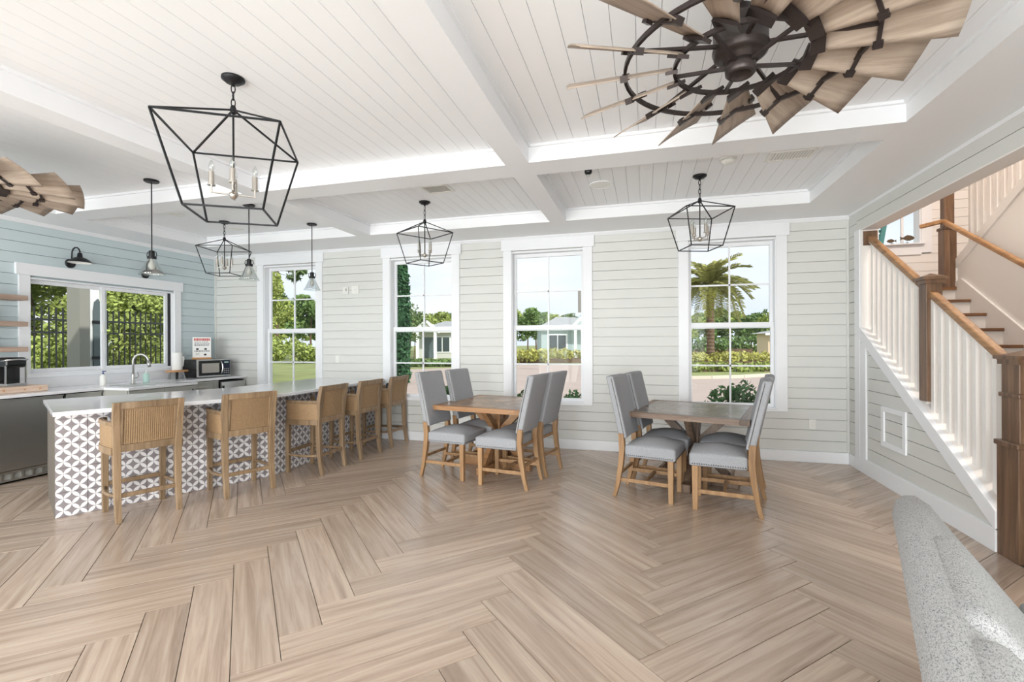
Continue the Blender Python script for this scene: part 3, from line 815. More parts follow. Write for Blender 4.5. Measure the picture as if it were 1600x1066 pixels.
    for s in (-1, 1):
        MB().tube([(0.02, s * 0.212, 0.215), (0.12, s * 0.235, 0.21), (0.24, s * 0.243, 0.207), (0.36, s * 0.232, 0.21), (0.43, s * 0.21, 0.215)], 0.015, 8).build('side_stretcher', 'stool_oak', t, smooth=True)
    MB().box(0.002, 0.026, -0.205, 0.205, 0.195, 0.232).build('rear_stretcher', 'stool_oak', t, bevel=0.004)
    MB().box(0.42, 0.445, -0.20, 0.20, 0.225, 0.262).build('front_stretcher', 'stool_oak', t, bevel=0.004)
    return t
STOOLS = [(-4.060, 3.075, 157, 'oak and cane counter stool at the free end of the bar'),
          (-3.715, 3.795, 156, 'oak and cane counter stool just before the bend of the bar'),
          (-3.455, 4.725, 181, 'oak and cane counter stool just past the bend of the bar'),
          (-3.430, 5.455, 178, 'oak and cane counter stool second from the window wall'),
          (-3.425, 6.190, 180, 'oak and cane counter stool standing against the window wall')]
s0 = make_stool(STOOLS[0][3])
for i, (x, y, a, lb) in enumerate(STOOLS):
    if i == 0: s0.location = (x, y, 0); s0.rotation_euler = (0, 0, R(a))
    else: dup(s0, (x, y, 0), R(a), lb)

# ------------------------------------------------------------------ dining chairs
def make_chair(label):
    t = thing('dining_chair', label, 'chair', group='upholstered dining chairs')
    def bx(z): return -0.02 + 0.075 * min(1, z / 0.5) - 0.14 * max(0, (z - 0.5)) / 0.65 - 0.02 * max(0, z - 0.85)
    for s in (-1, 1):
        MB().loft([[(x + dx, s * 0.213 + dy, z) for dx, dy in ((-w_, -w_), (w_, -w_), (w_, w_), (-w_, w_))] for x, z, w_ in ((-0.03, 0, 0.017), (0.0, 0.12, 0.020), (0.03, 0.30, 0.024), (0.045, 0.46, 0.026), (0.035, 0.60, 0.026))]).build('rear_leg', 'chair_oak', t, bevel=0.004)
        MB().bar((0.485, s * 0.200, 0.0), (0.485, s * 0.203, 0.40), 0.042, 0.042, w2=0.052).build('front_leg', 'chair_oak', t, bevel=0.004)
        MB().box(0.0, 0.475, s * 0.203 - 0.011, s * 0.203 + 0.011, 0.145, 0.180).build('side_stretcher', 'chair_oak', t, bevel=0.003)
    MB().box(0.235, 0.262, -0.195, 0.195, 0.150, 0.176).build('cross_stretcher', 'chair_oak', t, bevel=0.003)
    MB().box(0.01, 0.032, -0.195, 0.195, 0.21, 0.24).build('rear_stretcher', 'chair_oak', t, bevel=0.003)
    MB().box(0.06, 0.50, -0.195, 0.195, 0.388, 0.42).build('seat_frame', 'chair_oak', t, bevel=0.003)
    MB().rbox((0.302, 0, 0.440), (0.46, 0.485, 0.112), 0.022, 8, crown=0.055).build('seat_cushion', 'chair_fabric', t, smooth=True)
    m = MB()
    def back(o):
        z = o.z + 0.845
        return (o.x + bx(z) - 0.012 * (o.y / 0.23) ** 2 * -1, o.y, o.z)
    m.rbox((0, 0, 0.845), (0.075, 0.46, 0.58), 0.018, 10, fn=back)
    bk = m.build('backrest', 'chair_fabric', t, smooth=True)
    m = MB()
    def nail(p): 
        m.add([(p[0] - 0.007, p[1], p[2]), (p[0], p[1] - 0.007, p[2]), (p[0] + 0.007, p[1], p[2]), (p[0], p[1] + 0.007, p[2]), (p[0], p[1], p[2] + 0.007), (p[0], p[1], p[2] - 0.007)],
              [(0, 1, 4), (1, 2, 4), (2, 3, 4), (3, 0, 4), (1, 0, 5), (2, 1, 5), (3, 2, 5), (0, 3, 5)])
    for i in range(23):
        for s in (-1, 1): nail((0.09 + i * 0.0188, s * 0.242, 0.408))
    for i in range(25): nail((0.532, -0.226 + i * 0.0188, 0.408))
    m.build('nailhead_trim', 'nail_pewter', t, kind='stuff')
    for s in (-1, 1):
        m = MB(); pts = [(bx(z) + 0.026, s * 0.232, z) for z in (0.575, 0.7, 0.85, 1.0, 1.118)]
        m.tube(pts, 0.003, 6); m.build('piping', 'nail_pewter', bk)
    return t
CH = [(-2.303, 4.985, -9, 'grey dining chair nearest the bar at the honey-coloured table'),
      (-1.115, 4.765, 172, 'grey dining chair at the honey-coloured table, back turned to the brown table'),
      (-1.005, 5.275, 168, 'grey dining chair at the honey-coloured table close to the window beside the brown table'),
      (-2.170, 5.500, -9, 'grey dining chair at the honey-coloured table near the cypress window and the bar'),
      (-0.190, 4.820, -14, 'grey dining chair at the brown table facing the stairs, away from the window'),
      (0.940, 4.540, 170, 'grey dining chair at the brown table with its back to the stairs'),
      (1.090, 5.080, 168, 'grey dining chair at the brown table between the table and wall outlet'),
      (-0.040, 5.335, -14, 'grey dining chair at the brown table facing the stairs, beside the window wall')]
c0 = make_chair(CH[0][3])
for i, (x, y, a, lb) in enumerate(CH):
    if i == 0: c0.location = (x, y, 0); c0.rotation_euler = (0, 0, R(a))
    else: dup(c0, (x, y, 0), R(a), lb)

# ------------------------------------------------------------------ dining tables
def make_table(label, loc, rz, top, edge, leg):
    t = thing('dining_table', label, 'table', loc, rz)
    h = 0.575; ZT = 0.765
    MB().box(-h + 0.01, h - 0.01, -h + 0.01, h - 0.01, ZT - 0.045, ZT - 0.005).build('top_core', leg, t)
    b = 0.085                                              # border boards
    for (x0, x1, y0, y1) in ((-h + b, h - b, -h, -h + b), (-h + b, h - b, h - b, h)):
        MB().box(x0, x1, y0, y1, ZT - 0.05, ZT).build('border_board', edge, t, bevel=0.002)
    for (x0, x1) in ((-h, -h + b), (h - b, h)):
        o = MB().box(-h + b, h - b, 0, b, ZT - 0.05, ZT).build('border_board', edge, t, bevel=0.002)
        o.rotation_euler = (0, 0, R(90)); o.location = (x1, 0, 0)
    for sx in (-1, 1):
        for sy in (-1, 1):
            xa, xb = sorted((sx * h, sx * (h - b))); ya, yb = sorted((sy * h, sy * (h - b)))
            MB().box(xa, xb, ya, yb, ZT - 0.05, ZT).build('corner_block', leg, t, bevel=0.002)
    # field of diamond veneers: four triangles in each square of a 3 x 3 grid, alternating grain
    q = h - b; n = 3; c = 2 * q / n
    for i in range(n):
        for j in range(n):
            cx, cy = -q + (i + 0.5) * c, -q + (j + 0.5) * c
            for k in range(4):
                r = c / 2 - 0.001
                o = MB().prism([(0.0015, 0), (r, -r + 0.0015), (r, r - 0.0015)], lambda a, bb, tt: (a, bb, ZT - 0.006 if tt == 0 else ZT)).build('veneer_piece', top, t)
                o.location = (cx, cy, 0); o.rotation_euler = (0, 0, R(90 * k))
    # pedestal: square post, sloping braces up to the top and down to the cross base
    MB().box(-0.055, 0.055, -0.055, 0.055, 0.06, ZT - 0.05).build('post', leg, t, bevel=0.004)
    for k in range(4):
        a = R(90 * k); ca, sa = math.cos(a), math.sin(a)
        MB().bar((0.05 * ca, 0.05 * sa, 0.43), (0.33 * ca, 0.33 * sa, ZT - 0.055), 0.065, 0.075).build('upper_brace', leg, t, bevel=0.003)
        MB().bar((0.04 * ca, 0.04 * sa, 0.40), (0.34 * ca, 0.34 * sa, 0.085), 0.065, 0.07).build('lower_brace', leg, t, bevel=0.003)
        MB().bar((0.04 * ca, 0.04 * sa, 0.04), (0.43 * ca, 0.43 * sa, 0.04), 0.09, 0.08).build('foot', leg, t, bevel=0.006)
    for y in (-1, 1):
        pass
    MB().box(-0.42, 0.42, -0.04, 0.04, ZT - 0.075, ZT - 0.045).box(-0.04, 0.04, -0.42, 0.42, ZT - 0.075, ZT - 0.045).build('top_batten', leg, t)
    return t
make_table('honey-coloured square dining table with diamond inlay on trestle pedestal', (-1.665, 5.36, 0), R(-10.5), 'table_honey', 'table_edge_honey', 'table_edge_honey')
make_table('dark brown square dining table with shiny inlaid top near the stairs', (0.50, 5.28, 0), R(-16.0), 'table_brown', 'table_edge_brown', 'table_leg_brown')

# ------------------------------------------------------------------ sofa in the right foreground
hd = R(-20.8)                                            # long axis leans toward the stairs
sf = thing('sofa', 'pale grey flecked woven sofa seen over its back', 'sofa', (1.03, 2.42, 0), hd)
def prof(top):
    return [(0.17, 0.12), (0.0, top - 0.09), (0.012, top - 0.03), (0.04, top - 0.005), (0.075, top), (0.12, top - 0.03), (0.20, top - 0.14), (0.30, top - 0.27), (0.40, top - 0.41), (0.40, 0.12)]
m = MB(); rings = []
for y, sh in ((0.0, 0.030), (-0.012, 0.010), (-0.04, 0.0), (-0.5, 0), (-1.0, 0), (-1.5, 0), (-1.86, 0), (-1.888, 0.010), (-1.9, 0.03)):
    rings.append([(min(max(x, sh), 0.40 - sh), y, z - (sh if z > 0.3 else 0)) for x, z in prof(0.815)])
m.loft(rings).build('back', 'sofa_boucle', sf, smooth=True)
MB().rbox((0.63, -0.95, 0.29), (0.62, 1.88, 0.22), 0.04, 5).build('base', 'sofa_boucle', sf, smooth=True)
for k in range(2):
    MB().rbox((0.66, -0.50 - 0.90 * k, 0.44), (0.60, 0.88, 0.13), 0.05, 5, crown=0.02).build('seat_cushion', 'sofa_boucle', sf, smooth=True)
def tilt(o):
    a = R(37); return (o.x * math.cos(a) - o.z * math.sin(a), o.y, o.x * math.sin(a) + o.z * math.cos(a))
for k in range(2):
    MB().rbox((0.205, -0.80 - 0.68 * k, 0.635), (0.13, 0.64, 0.42), 0.058, 6, fn=tilt).build('back_cushion', 'sofa_boucle', sf, smooth=True)
for x in (0.24, 0.88):
    for y in (-0.08, -1.82): MB().cyl((x, y), 0.022, 0.0, 0.19, 10, 0.03).build('leg', 'newel_wood', sf)

# ------------------------------------------------------------------ lantern chandeliers
def make_lantern(label, loc, rz, top, bot, za, zt, zb_, th, arm):
    """za apex, zt top square, zb_ bottom square (metres above floor); hangs from the plank ceiling"""
    t = thing('lantern_chandelier', label, 'chandelier', (loc[0], loc[1], ZR), rz, 'open lantern chandeliers')
    Z = lambda z: z - ZR
    MB().lathe((0, 0, 0), [(0.001, 0.0), (0.065, 0.0), (0.065, -0.012), (0.05, -0.02), (0.045, -0.028), (0.012, -0.034), (0.008, -0.05), (0.001, -0.05)], 24).build('canopy', 'black_metal', t, smooth=True)
    m = MB(); L0, L1 = Z(za) + 0.02, -0.045; n = max(2, int((L1 - L0) / 0.042)); st_ = (L1 - L0) / n
    for i in range(n):
        c = L1 - (i + 0.5) * st_; a = 90 * (i % 2); pts = []
        for k in range(12):
            an = 2 * math.pi * k / 12; u = 0.011 * math.cos(an); w_ = (st_ * 0.62) * math.sin(an)
            pts.append((u * math.cos(R(a)), u * math.sin(R(a)), c + w_))
        m.tube(pts, 0.0032, 6, closed=True)
    m.build('chain', 'black_metal', t)
    def bar(p, q, nm='frame_bar', w_=th): MB().bar(p, q, w_).build(nm, 'black_metal', t)
    T = [(sx * top / 2, sy * top / 2, Z(zt)) for sx, sy in ((-1, -1), (1, -1), (1, 1), (-1, 1))]
    B = [(sx * bot / 2, sy * bot / 2, Z(zb_)) for sx, sy in ((-1, -1), (1, -1), (1, 1), (-1, 1))]
    for i in range(4):
        bar(T[i], T[(i + 1) % 4]); bar(B[i], B[(i + 1) % 4]); bar(T[i], B[i]); bar((0, 0, Z(za)), T[i])
    MB().lathe((0, 0, Z(za) - 0.02), [(0.001, 0.045), (0.012, 0.045), (0.018, 0.025), (0.018, -0.002), (0.001, -0.004)], 12).build('crown_knob', 'black_metal', t)
    zh = zb_ + (zt - zb_) * 0.27
    MB().cyl((0, 0), 0.006, Z(zh), Z(za), 8).build('centre_rod', 'black_metal', t)
    MB().lathe((0, 0, Z(zh)), [(0.001, -0.03), (0.012, -0.026), (0.026, -0.006), (0.026, 0.008), (0.012, 0.016), (0.001, 0.016)], 14).build('hub', 'nickel', t, smooth=True)
    for k in range(4):
        a = R(90 * k + 12); ca, sa = math.cos(a), math.sin(a)
        ar = MB().bar((0.015 * ca, 0.015 * sa, Z(zh)), (arm * ca, arm * sa, Z(zh)), 0.010, 0.007).bar((arm * ca, arm * sa, Z(zh) - 0.004), (arm * ca, arm * sa, Z(zh) + 0.045), 0.008).build('arm', 'nickel', t)
        MB().cyl((arm * ca, arm * sa), 0.022, Z(zh) + 0.04, Z(zh) + 0.046, 12).cyl((arm * ca, arm * sa), 0.016, Z(zh) + 0.045, Z(zh) + 0.125, 12).build('candle_sleeve', 'nickel', ar)
        MB().lathe((arm * ca, arm * sa, Z(zh) + 0.125), [(0.001, 0.0), (0.011, 0.0), (0.018, 0.022), (0.016, 0.040), (0.005, 0.068), (0.001, 0.066)], 10).build('bulb', 'clear_glass', ar, smooth=True)
        MB().lathe((arm * ca, arm * sa, Z(zh) + 0.125), [(0.0008, 0.0), (0.0025, 0.0), (0.0025, 0.045), (0.0008, 0.045)], 6).build('filament_stem', 'candle_bulb', ar)
    return t
make_lantern('large black lantern chandelier hanging between the fan panel and the bar', (-2.42, 2.355), R(31.5), 0.635, 0.41, 2.895, 2.722, 2.246, 0.0095, 0.115)
make_lantern('small black lantern chandelier above the sink end of the bar', (-5.375, 5.08), R(16.7), 0.465, 0.305, 2.855, 2.728, 2.382, 0.0085, 0.088)
make_lantern('small black lantern chandelier in front of the cypress window', (-2.43, 5.02), R(-31.5), 0.462, 0.305, 2.862, 2.730, 2.382, 0.0085, 0.088)
make_lantern('small black lantern chandelier in front of the palm-tree window', (0.535, 4.985), R(18.5), 0.462, 0.305, 2.845, 2.726, 2.378, 0.0085, 0.088)

# ------------------------------------------------------------------ bar pendants
def make_pendant(label, x, y, zs):
    t = thing('pendant_lamp', label, 'lamp', (x, y, ZR), R(10), 'glass pendants over the bar')
    z = zs - ZR                                             # bottom rim of the glass
    MB().lathe((0, 0, 0), [(0.001, 0), (0.065, 0), (0.065, -0.014), (0.058, -0.02), (0.001, -0.02)], 24).build('canopy', 'black_metal', t)
    MB().cyl((0, 0), 0.0055, z + 0.225, -0.018, 8).build('rod', 'black_metal', t)
    so = MB().lathe((0, 0, z), [(0.001, 0.245), (0.022, 0.245), (0.026, 0.225), (0.026, 0.19), (0.040, 0.188), (0.040, 0.165), (0.001, 0.165)], 20).build('socket', 'black_metal', t)
    for s in (-1, 1):
        MB().tube([(s * 0.024, 0, z + 0.235), (s * 0.046, 0, z + 0.23), (s * 0.052, 0, z + 0.20), (s * 0.04, 0, z + 0.172)], 0.004, 6).build('yoke', 'black_metal', so)
    n = 24
    prof_o = [(0.036, 0.17), (0.040, 0.15), (0.062, 0.10), (0.092, 0.035), (0.112, 0.0)]
    rings = [[(r * math.cos(2 * math.pi * k / n), r * math.sin(2 * math.pi * k / n), z + h_) for k in range(n)] for r, h_ in prof_o + [(r - 0.004, h_ ) for r, h_ in prof_o[::-1]]]
    MB().loft(rings, cap=False).build('glass_shade', 'clear_glass', t, smooth=True)
    MB().lathe((0, 0, z), [(0.001, 0.165), (0.014, 0.165), (0.016, 0.14), (0.030, 0.105), (0.030, 0.085), (0.018, 0.06), (0.001, 0.055)], 14).build('bulb', 'candle_bulb', t, smooth=True)
make_pendant('glass cone pendant over the free end of the bar', -4.71, 3.60, 2.145)
make_pendant('glass cone pendant over the bend of the bar', -4.45, 4.545, 2.205)
make_pendant('glass cone pendant in front of the window behind the bar', -4.35, 5.515, 2.185)

# ------------------------------------------------------------------ windmill ceiling fans
def make_fan(label, x, y, phase):
    t = thing('windmill_fan', label, 'ceiling fan', (x, y, ZR), 0, 'windmill ceiling fans')
    zf = 2.70 - ZR
    MB().lathe((0, 0, 0), [(0.001, 0), (0.075, 0), (0.07, -0.05), (0.03, -0.07), (0.001, -0.07)], 24).build('canopy', 'bronze', t, smooth=True)
    MB().cyl((0, 0), 0.014, zf + 0.18, -0.06, 12).build('downrod', 'bronze', t)
    MB().lathe((0, 0, zf), [(0.001, 0.225), (0.05, 0.225), (0.062, 0.19), (0.098, 0.17), (0.112, 0.15), (0.112, 0.055), (0.116, 0.05), (0.116, 0.042), (0.110, 0.036), (0.110, 0.022), (0.095, 0.012), (0.07, 0.006), (0.07, -0.012), (0.001, -0.012)], 36).build('motor', 'bronze', t, smooth=True)
    MB().lathe((0, 0, zf), [(0.001, -0.01), (0.058, -0.01), (0.064, -0.035), (0.062, -0.06), (0.052, -0.07), (0.046, -0.066), (0.040, -0.05), (0.001, -0.046)], 30).build('lower_cap', 'bronze', t, smooth=True)
    def ring(r, w_, h_, nm, dz):
        n = 60
        rings = [[((r + dx) * math.cos(2 * math.pi * k / n), (r + dx) * math.sin(2 * math.pi * k / n), zf + dz + z) for dx, z in ((-w_, -h_), (w_, -h_), (w_, h_), (-w_, h_))] for k in range(n)]
        rings.append(rings[0])
        MB().loft(rings, cap=False).build(nm, 'bronze', t)
    ring(0.275, 0.007, 0.010, 'inner_ring', 0.0); ring(0.495, 0.007, 0.010, 'outer_ring', 0.0)
    for k in range(5):
        a = phase + R(12) + 2 * math.pi * k / 5
        MB().bar((0.05 * math.cos(a), 0.05 * math.sin(a), zf - 0.025), (0.275 * math.cos(a), 0.275 * math.sin(a), zf), 0.014, 0.014).build('spoke', 'bronze', t)
        b = a + R(36)
        MB().bar((0.10 * math.cos(b), 0.10 * math.sin(b), zf + 0.05), (0.495 * math.cos(b), 0.495 * math.sin(b), zf), 0.014, 0.014).build('spoke', 'bronze', t)
    # one blade, local x along the radius
    pit = R(-31)
    def P(r, w_, dz=0.0): return (r, w_ * math.cos(pit) - dz * math.sin(pit) * 0, w_ * math.sin(pit) + dz)
    n = 8
    def blade_mesh():
        top_, bot_ = [], []
        rr = [0.285, 0.40, 0.55, 0.70]
        outline = [(0.285, -0.052), (0.715, -0.135)]
        for i in range(n + 1):
            w_ = -0.135 + 0.27 * i / n; outline.append((math.sqrt(max(0, 0.762 ** 2 - w_ ** 2)) , w_))
        outline += [(0.715, 0.135), (0.285, 0.052)]
        m = MB()
        rows = []
        for i in range(7):
            f = i / 6
            row = []
            for j in range(9):
                w_ = (-1 + 2 * j / 8)
                r = 0.285 + f * (math.sqrt(0.762 ** 2 - (0.135 * w_) ** 2) - 0.285)
                wd = (0.050 + 0.085 * f) * w_
                cam_ = 0.009 * (1 - w_ * w_)
                row.append((r, wd, cam_))
            rows.append(row)
        for k, off in ((0, 0.0), (1, 0.005)):
            for row in rows:
                for r, wd, cm in row: m.v.append((r, wd * math.cos(pit) - (cm + off) * math.sin(pit), wd * math.sin(pit) + (cm + off) * math.cos(pit)))
        for i in range(6):
            for j in range(8):
                a = i * 9 + j; m.f.append((a, a + 1, a + 10, a + 9)); b = a + 63; m.f.append((b + 9, b + 10, b + 1, b))
        def side(seq):
            for a, b in zip(seq, seq[1:]): m.f.append((b, a, a + 63, b + 63))
        side([i for i in range(9)]); side([54 + i for i in range(9)][::-1]); side([i * 9 for i in range(7)][::-1]); side([i * 9 + 8 for i in range(7)])
        me = m.mesh('blade'); me.materials.append(MATS['fan_blade'])
        for p in me.polygons: p.use_smooth = len(p.vertices) == 4
        return me
    me = blade_mesh()
    br = MB()
    ca, sa = math.cos(pit), math.sin(pit)
    def PP(r, w_, d): return (r, w_ * ca - d * sa, w_ * sa + d * ca)
    br.add([PP(r, w_, d) for d in (-0.012, 0.004) for r, w_ in ((0.262, -0.055), (0.315, -0.055), (0.315, 0.055), (0.262, 0.055))], [(3, 2, 1, 0), (4, 5, 6, 7), (0, 1, 5, 4), (1, 2, 6, 5), (2, 3, 7, 6), (3, 0, 4, 7)])
    bm_ = br.mesh('root_clip'); bm_.materials.append(MATS['bronze'])
    cl = MB()
    for w_ in (-0.085, 0.085):
        cl.add([PP(r, w_ + dw, d) for d in (-0.012, 0.016) for r, dw in ((0.478, -0.014), (0.512, -0.014), (0.512, 0.014), (0.478, 0.014))], [(3, 2, 1, 0), (4, 5, 6, 7), (0, 1, 5, 4), (1, 2, 6, 5), (2, 3, 7, 6), (3, 0, 4, 7)])
    cl.add([PP(r, w_, d) for d in (-0.010, -0.002) for r, w_ in ((0.487, -0.04), (0.503, -0.04), (0.503, 0.085), (0.487, 0.085))], [(3, 2, 1, 0), (4, 5, 6, 7), (0, 1, 5, 4), (1, 2, 6, 5), (2, 3, 7, 6), (3, 0, 4, 7)])
    cm_ = cl.mesh('ring_clip'); cm_.materials.append(MATS['bronze'])
    for k in range(15):
        b = link('blade', me, t); b.location = (0, 0, zf); b.rotation_euler = (0, 0, phase + 2 * math.pi * k / 15)
        link('root_clip', bm_, b); link('ring_clip', cm_, b)
    return t
make_fan('windmill ceiling fan with weathered wood blades near the stairs', 0.415, 2.285, R(10.5))
make_fan('windmill ceiling fan with weathered wood blades above the kitchen counter side', -5.04, 2.32, R(3))

# ------------------------------------------------------------------ ceiling fittings
def vent(label, x, y, w_, h_, z):
    t = thing('ceiling_vent', label, 'vent', (x, y, z))
    f = 0.022
    MB().box(-w_ / 2, w_ / 2, -h_ / 2, -h_ / 2 + f, -0.010, 0.0).box(-w_ / 2, w_ / 2, h_ / 2 - f, h_ / 2, -0.010, 0.0).box(-w_ / 2, -w_ / 2 + f, -h_ / 2 + f, h_ / 2 - f, -0.010, 0.0).box(w_ / 2 - f, w_ / 2, -h_ / 2 + f, h_ / 2 - f, -0.010, 0.0).build('frame', 'plastic_white', t)
    MB().box(-w_ / 2 + f, w_ / 2 - f, -h_ / 2 + f, h_ / 2 - f, -0.002, 0.0).build('backing', 'wall_gap', t)
    n = int((w_ - 2 * f) / 0.024)
    for i in range(n):
        x_ = -w_ / 2 + f + (i + 0.5) * (w_ - 2 * f) / n
        MB().bar((x_, -h_ / 2 + f, -0.006), (x_, h_ / 2 - f, -0.006), 0.013, 0.003, up=(0.5, 0, 0.8)).build('slat', 'plastic_white', t)
vent('white ceiling vent beside the smoke detector', 1.24, 4.65, 0.36, 0.22, ZR)
vent('white ceiling vent behind the cypress-window chandelier', -2.09, 4.63, 0.30, 0.24, ZR)
t = thing('smoke_detector', 'round white smoke detector on the plank ceiling', 'detector', (0.73, 4.60, ZR))
MB().lathe((0, 0, 0), [(0.001, 0), (0.072, 0), (0.072, -0.012), (0.001, -0.012)], 24).build('base', 'plastic_white', t)
MB().lathe((0, 0, 0), [(0.06, -0.012), (0.056, -0.03), (0.03, -0.042), (0.001, -0.044)], 24).build('cover', 'plastic_white', t, smooth=True)
t = thing('ceiling_speaker', 'round white flush ceiling speaker grille', 'speaker', (-0.42, 4.98, ZR))
MB().lathe((0, 0, 0), [(0.001, 0), (0.112, 0), (0.112, -0.006), (0.105, -0.007), (0.001, -0.007)], 32).build('grille', 'plastic_white', t)
MB().ring((0, 0, 0), [(0.1125, 0), (0.121, 0), (0.121, -0.009), (0.1125, -0.009)], 32).build('rim', 'white_trim', t)
t = thing('ceiling_spotlight', 'small black spotlight on the ceiling beside the speaker', 'lamp', (-0.478, 4.34, ZR))
MB().cyl((0, 0), 0.045, -0.012, 0.0, 20).build('mount', 'black_plastic', t)
MB().cyl((0, 0), 0.018, -0.05, -0.01, 12).build('stem', 'black_plastic', t)
MB().lathe((0, 0, -0.045), [(0.001, 0.02), (0.030, 0.02), (0.036, 0.0), (0.034, -0.05), (0.026, -0.06), (0.001, -0.06)], 18).build('head', 'black_plastic', t, smooth=True)
MB().lathe((0, 0, -0.104), [(0.001, 0), (0.02, 0), (0.016, -0.02), (0.001, -0.024)], 14).build('lens', 'clear_glass', t, smooth=True)
for i, (x, y, lb) in enumerate(((-5.65, 4.63, 'flush white recessed downlight above the sink'), (-5.55, 5.45, 'flush white recessed downlight near the corner by the microwave'))):
    t = thing('recessed_downlight', lb, 'lamp', (x, y, ZR))
    MB().ring((0, 0, 0), [(0.062, 0), (0.09, 0), (0.09, -0.006), (0.062, -0.006)], 28).build('trim_ring', 'plastic_white', t)
    MB().lathe((0, 0, 0), [(0.001, 0), (0.062, 0), (0.062, -0.003), (0.001, -0.003)], 28).build('diffuser', 'plastic_white', t)

# ------------------------------------------------------------------ wall fittings
def outlet(label, x, z, y=YB):
    t = thing('wall_outlet', label, 'outlet', (x, y, z))
    MB().box(-0.036, 0.036, -0.007, 0.001, -0.058, 0.058).build('plate', 'plastic_white', t, bevel=0.002)
    for dz in (-0.02, 0.02):
        o = MB().box(-0.017, 0.017, -0.009, -0.005, dz - 0.014, dz + 0.014).build('socket', 'plastic_white', t)
        MB().box(-0.008, -0.006, -0.0095, -0.008, dz - 0.005, dz + 0.005).box(0.006, 0.008, -0.0095, -0.008, dz - 0.005, dz + 0.005).build('slot', 'nickel', o)
outlet('white wall outlet low on the wall near the stairs', 1.955, 0.46)
outlet('white wall outlet above the bar between two windows', -4.655, 1.215)
t = thing('thermostat', 'small white thermostat beside a square white control plate', 'thermostat', (-4.50, YB, 2.29))
MB().box(-0.05, 0.05, -0.022, 0.001, -0.055, 0.055).build('body', 'plastic_white', t, bevel=0.006)
MB().box(0.012, 0.022, -0.024, -0.02, -0.01, 0.03).build('display', 'print_black', t)
t = thing('control_plate', 'square white wall control plate beside the thermostat', 'switch', (-4.33, YB, 2.295))
MB().box(-0.062, 0.062, -0.014, 0.001, -0.062, 0.062).build('plate', 'plastic_white', t, bevel=0.003)
MB().box(-0.04, 0.04, -0.02, -0.012, -0.04, 0.04).build('cover', 'plastic_white', t, bevel=0.003)
MB().box(-0.018, 0.018, -0.022, -0.018, -0.005, 0.005).build('button', 'wall_gap', t)
def sconce(label, y, z):
    t = thing('gooseneck_sconce', label, 'lamp', (XL, y, z), 0, 'black gooseneck sconces over the kitchen window')
    m = MB().lathe((0, 0, 0), [(0.001, 0), (0.058, 0), (0.058, 0.012), (0.05, 0.02), (0.001, 0.02)], 24)
    m.v = [(p[2], p[1], -p[0]) for p in m.v]; m.build('wall_plate', 'black_metal', t, smooth=False)
    pts = [(0.015, 0, 0.0), (0.03, 0, 0.06), (0.035, 0, 0.13)] + [(0.105 - 0.07 * math.cos(R(a)), 0, 0.13 + 0.07 * math.sin(R(a))) for a in (20, 50, 80, 110, 140, 165, 180)]
    MB().tube(pts, 0.0085, 8).build('gooseneck', 'black_metal', t, smooth=True)
    n = 28; pf = [(0.022, 0.125), (0.026, 0.10), (0.030, 0.07), (0.06, 0.06), (0.10, 0.03), (0.125, 0.0)]
    rings = [[(0.175 + r * math.cos(2 * math.pi * k / n), r * math.sin(2 * math.pi * k / n), h_) for k in range(n)] for r, h_ in [(0.001, 0.126)] + pf]
    MB().loft(rings, cap=False).build('shade', 'black_metal', t, smooth=True)
    rings = [[(0.175 + r * math.cos(2 * math.pi * k / n), r * math.sin(2 * math.pi * k / n), h_ - 0.003) for k in range(n)] for r, h_ in [(0.001, 0.066), (0.03, 0.064), (0.06, 0.057), (0.10, 0.028), (0.122, 0.001)]]
    MB().loft(rings, cap=False).build('shade_lining', 'plastic_white', t, smooth=True)
sconce('black gooseneck sconce above the fixed window pane near the shelves', 4.36, 2.50)
sconce('black gooseneck sconce above the sliding window pane near the corner', 5.31, 2.49)

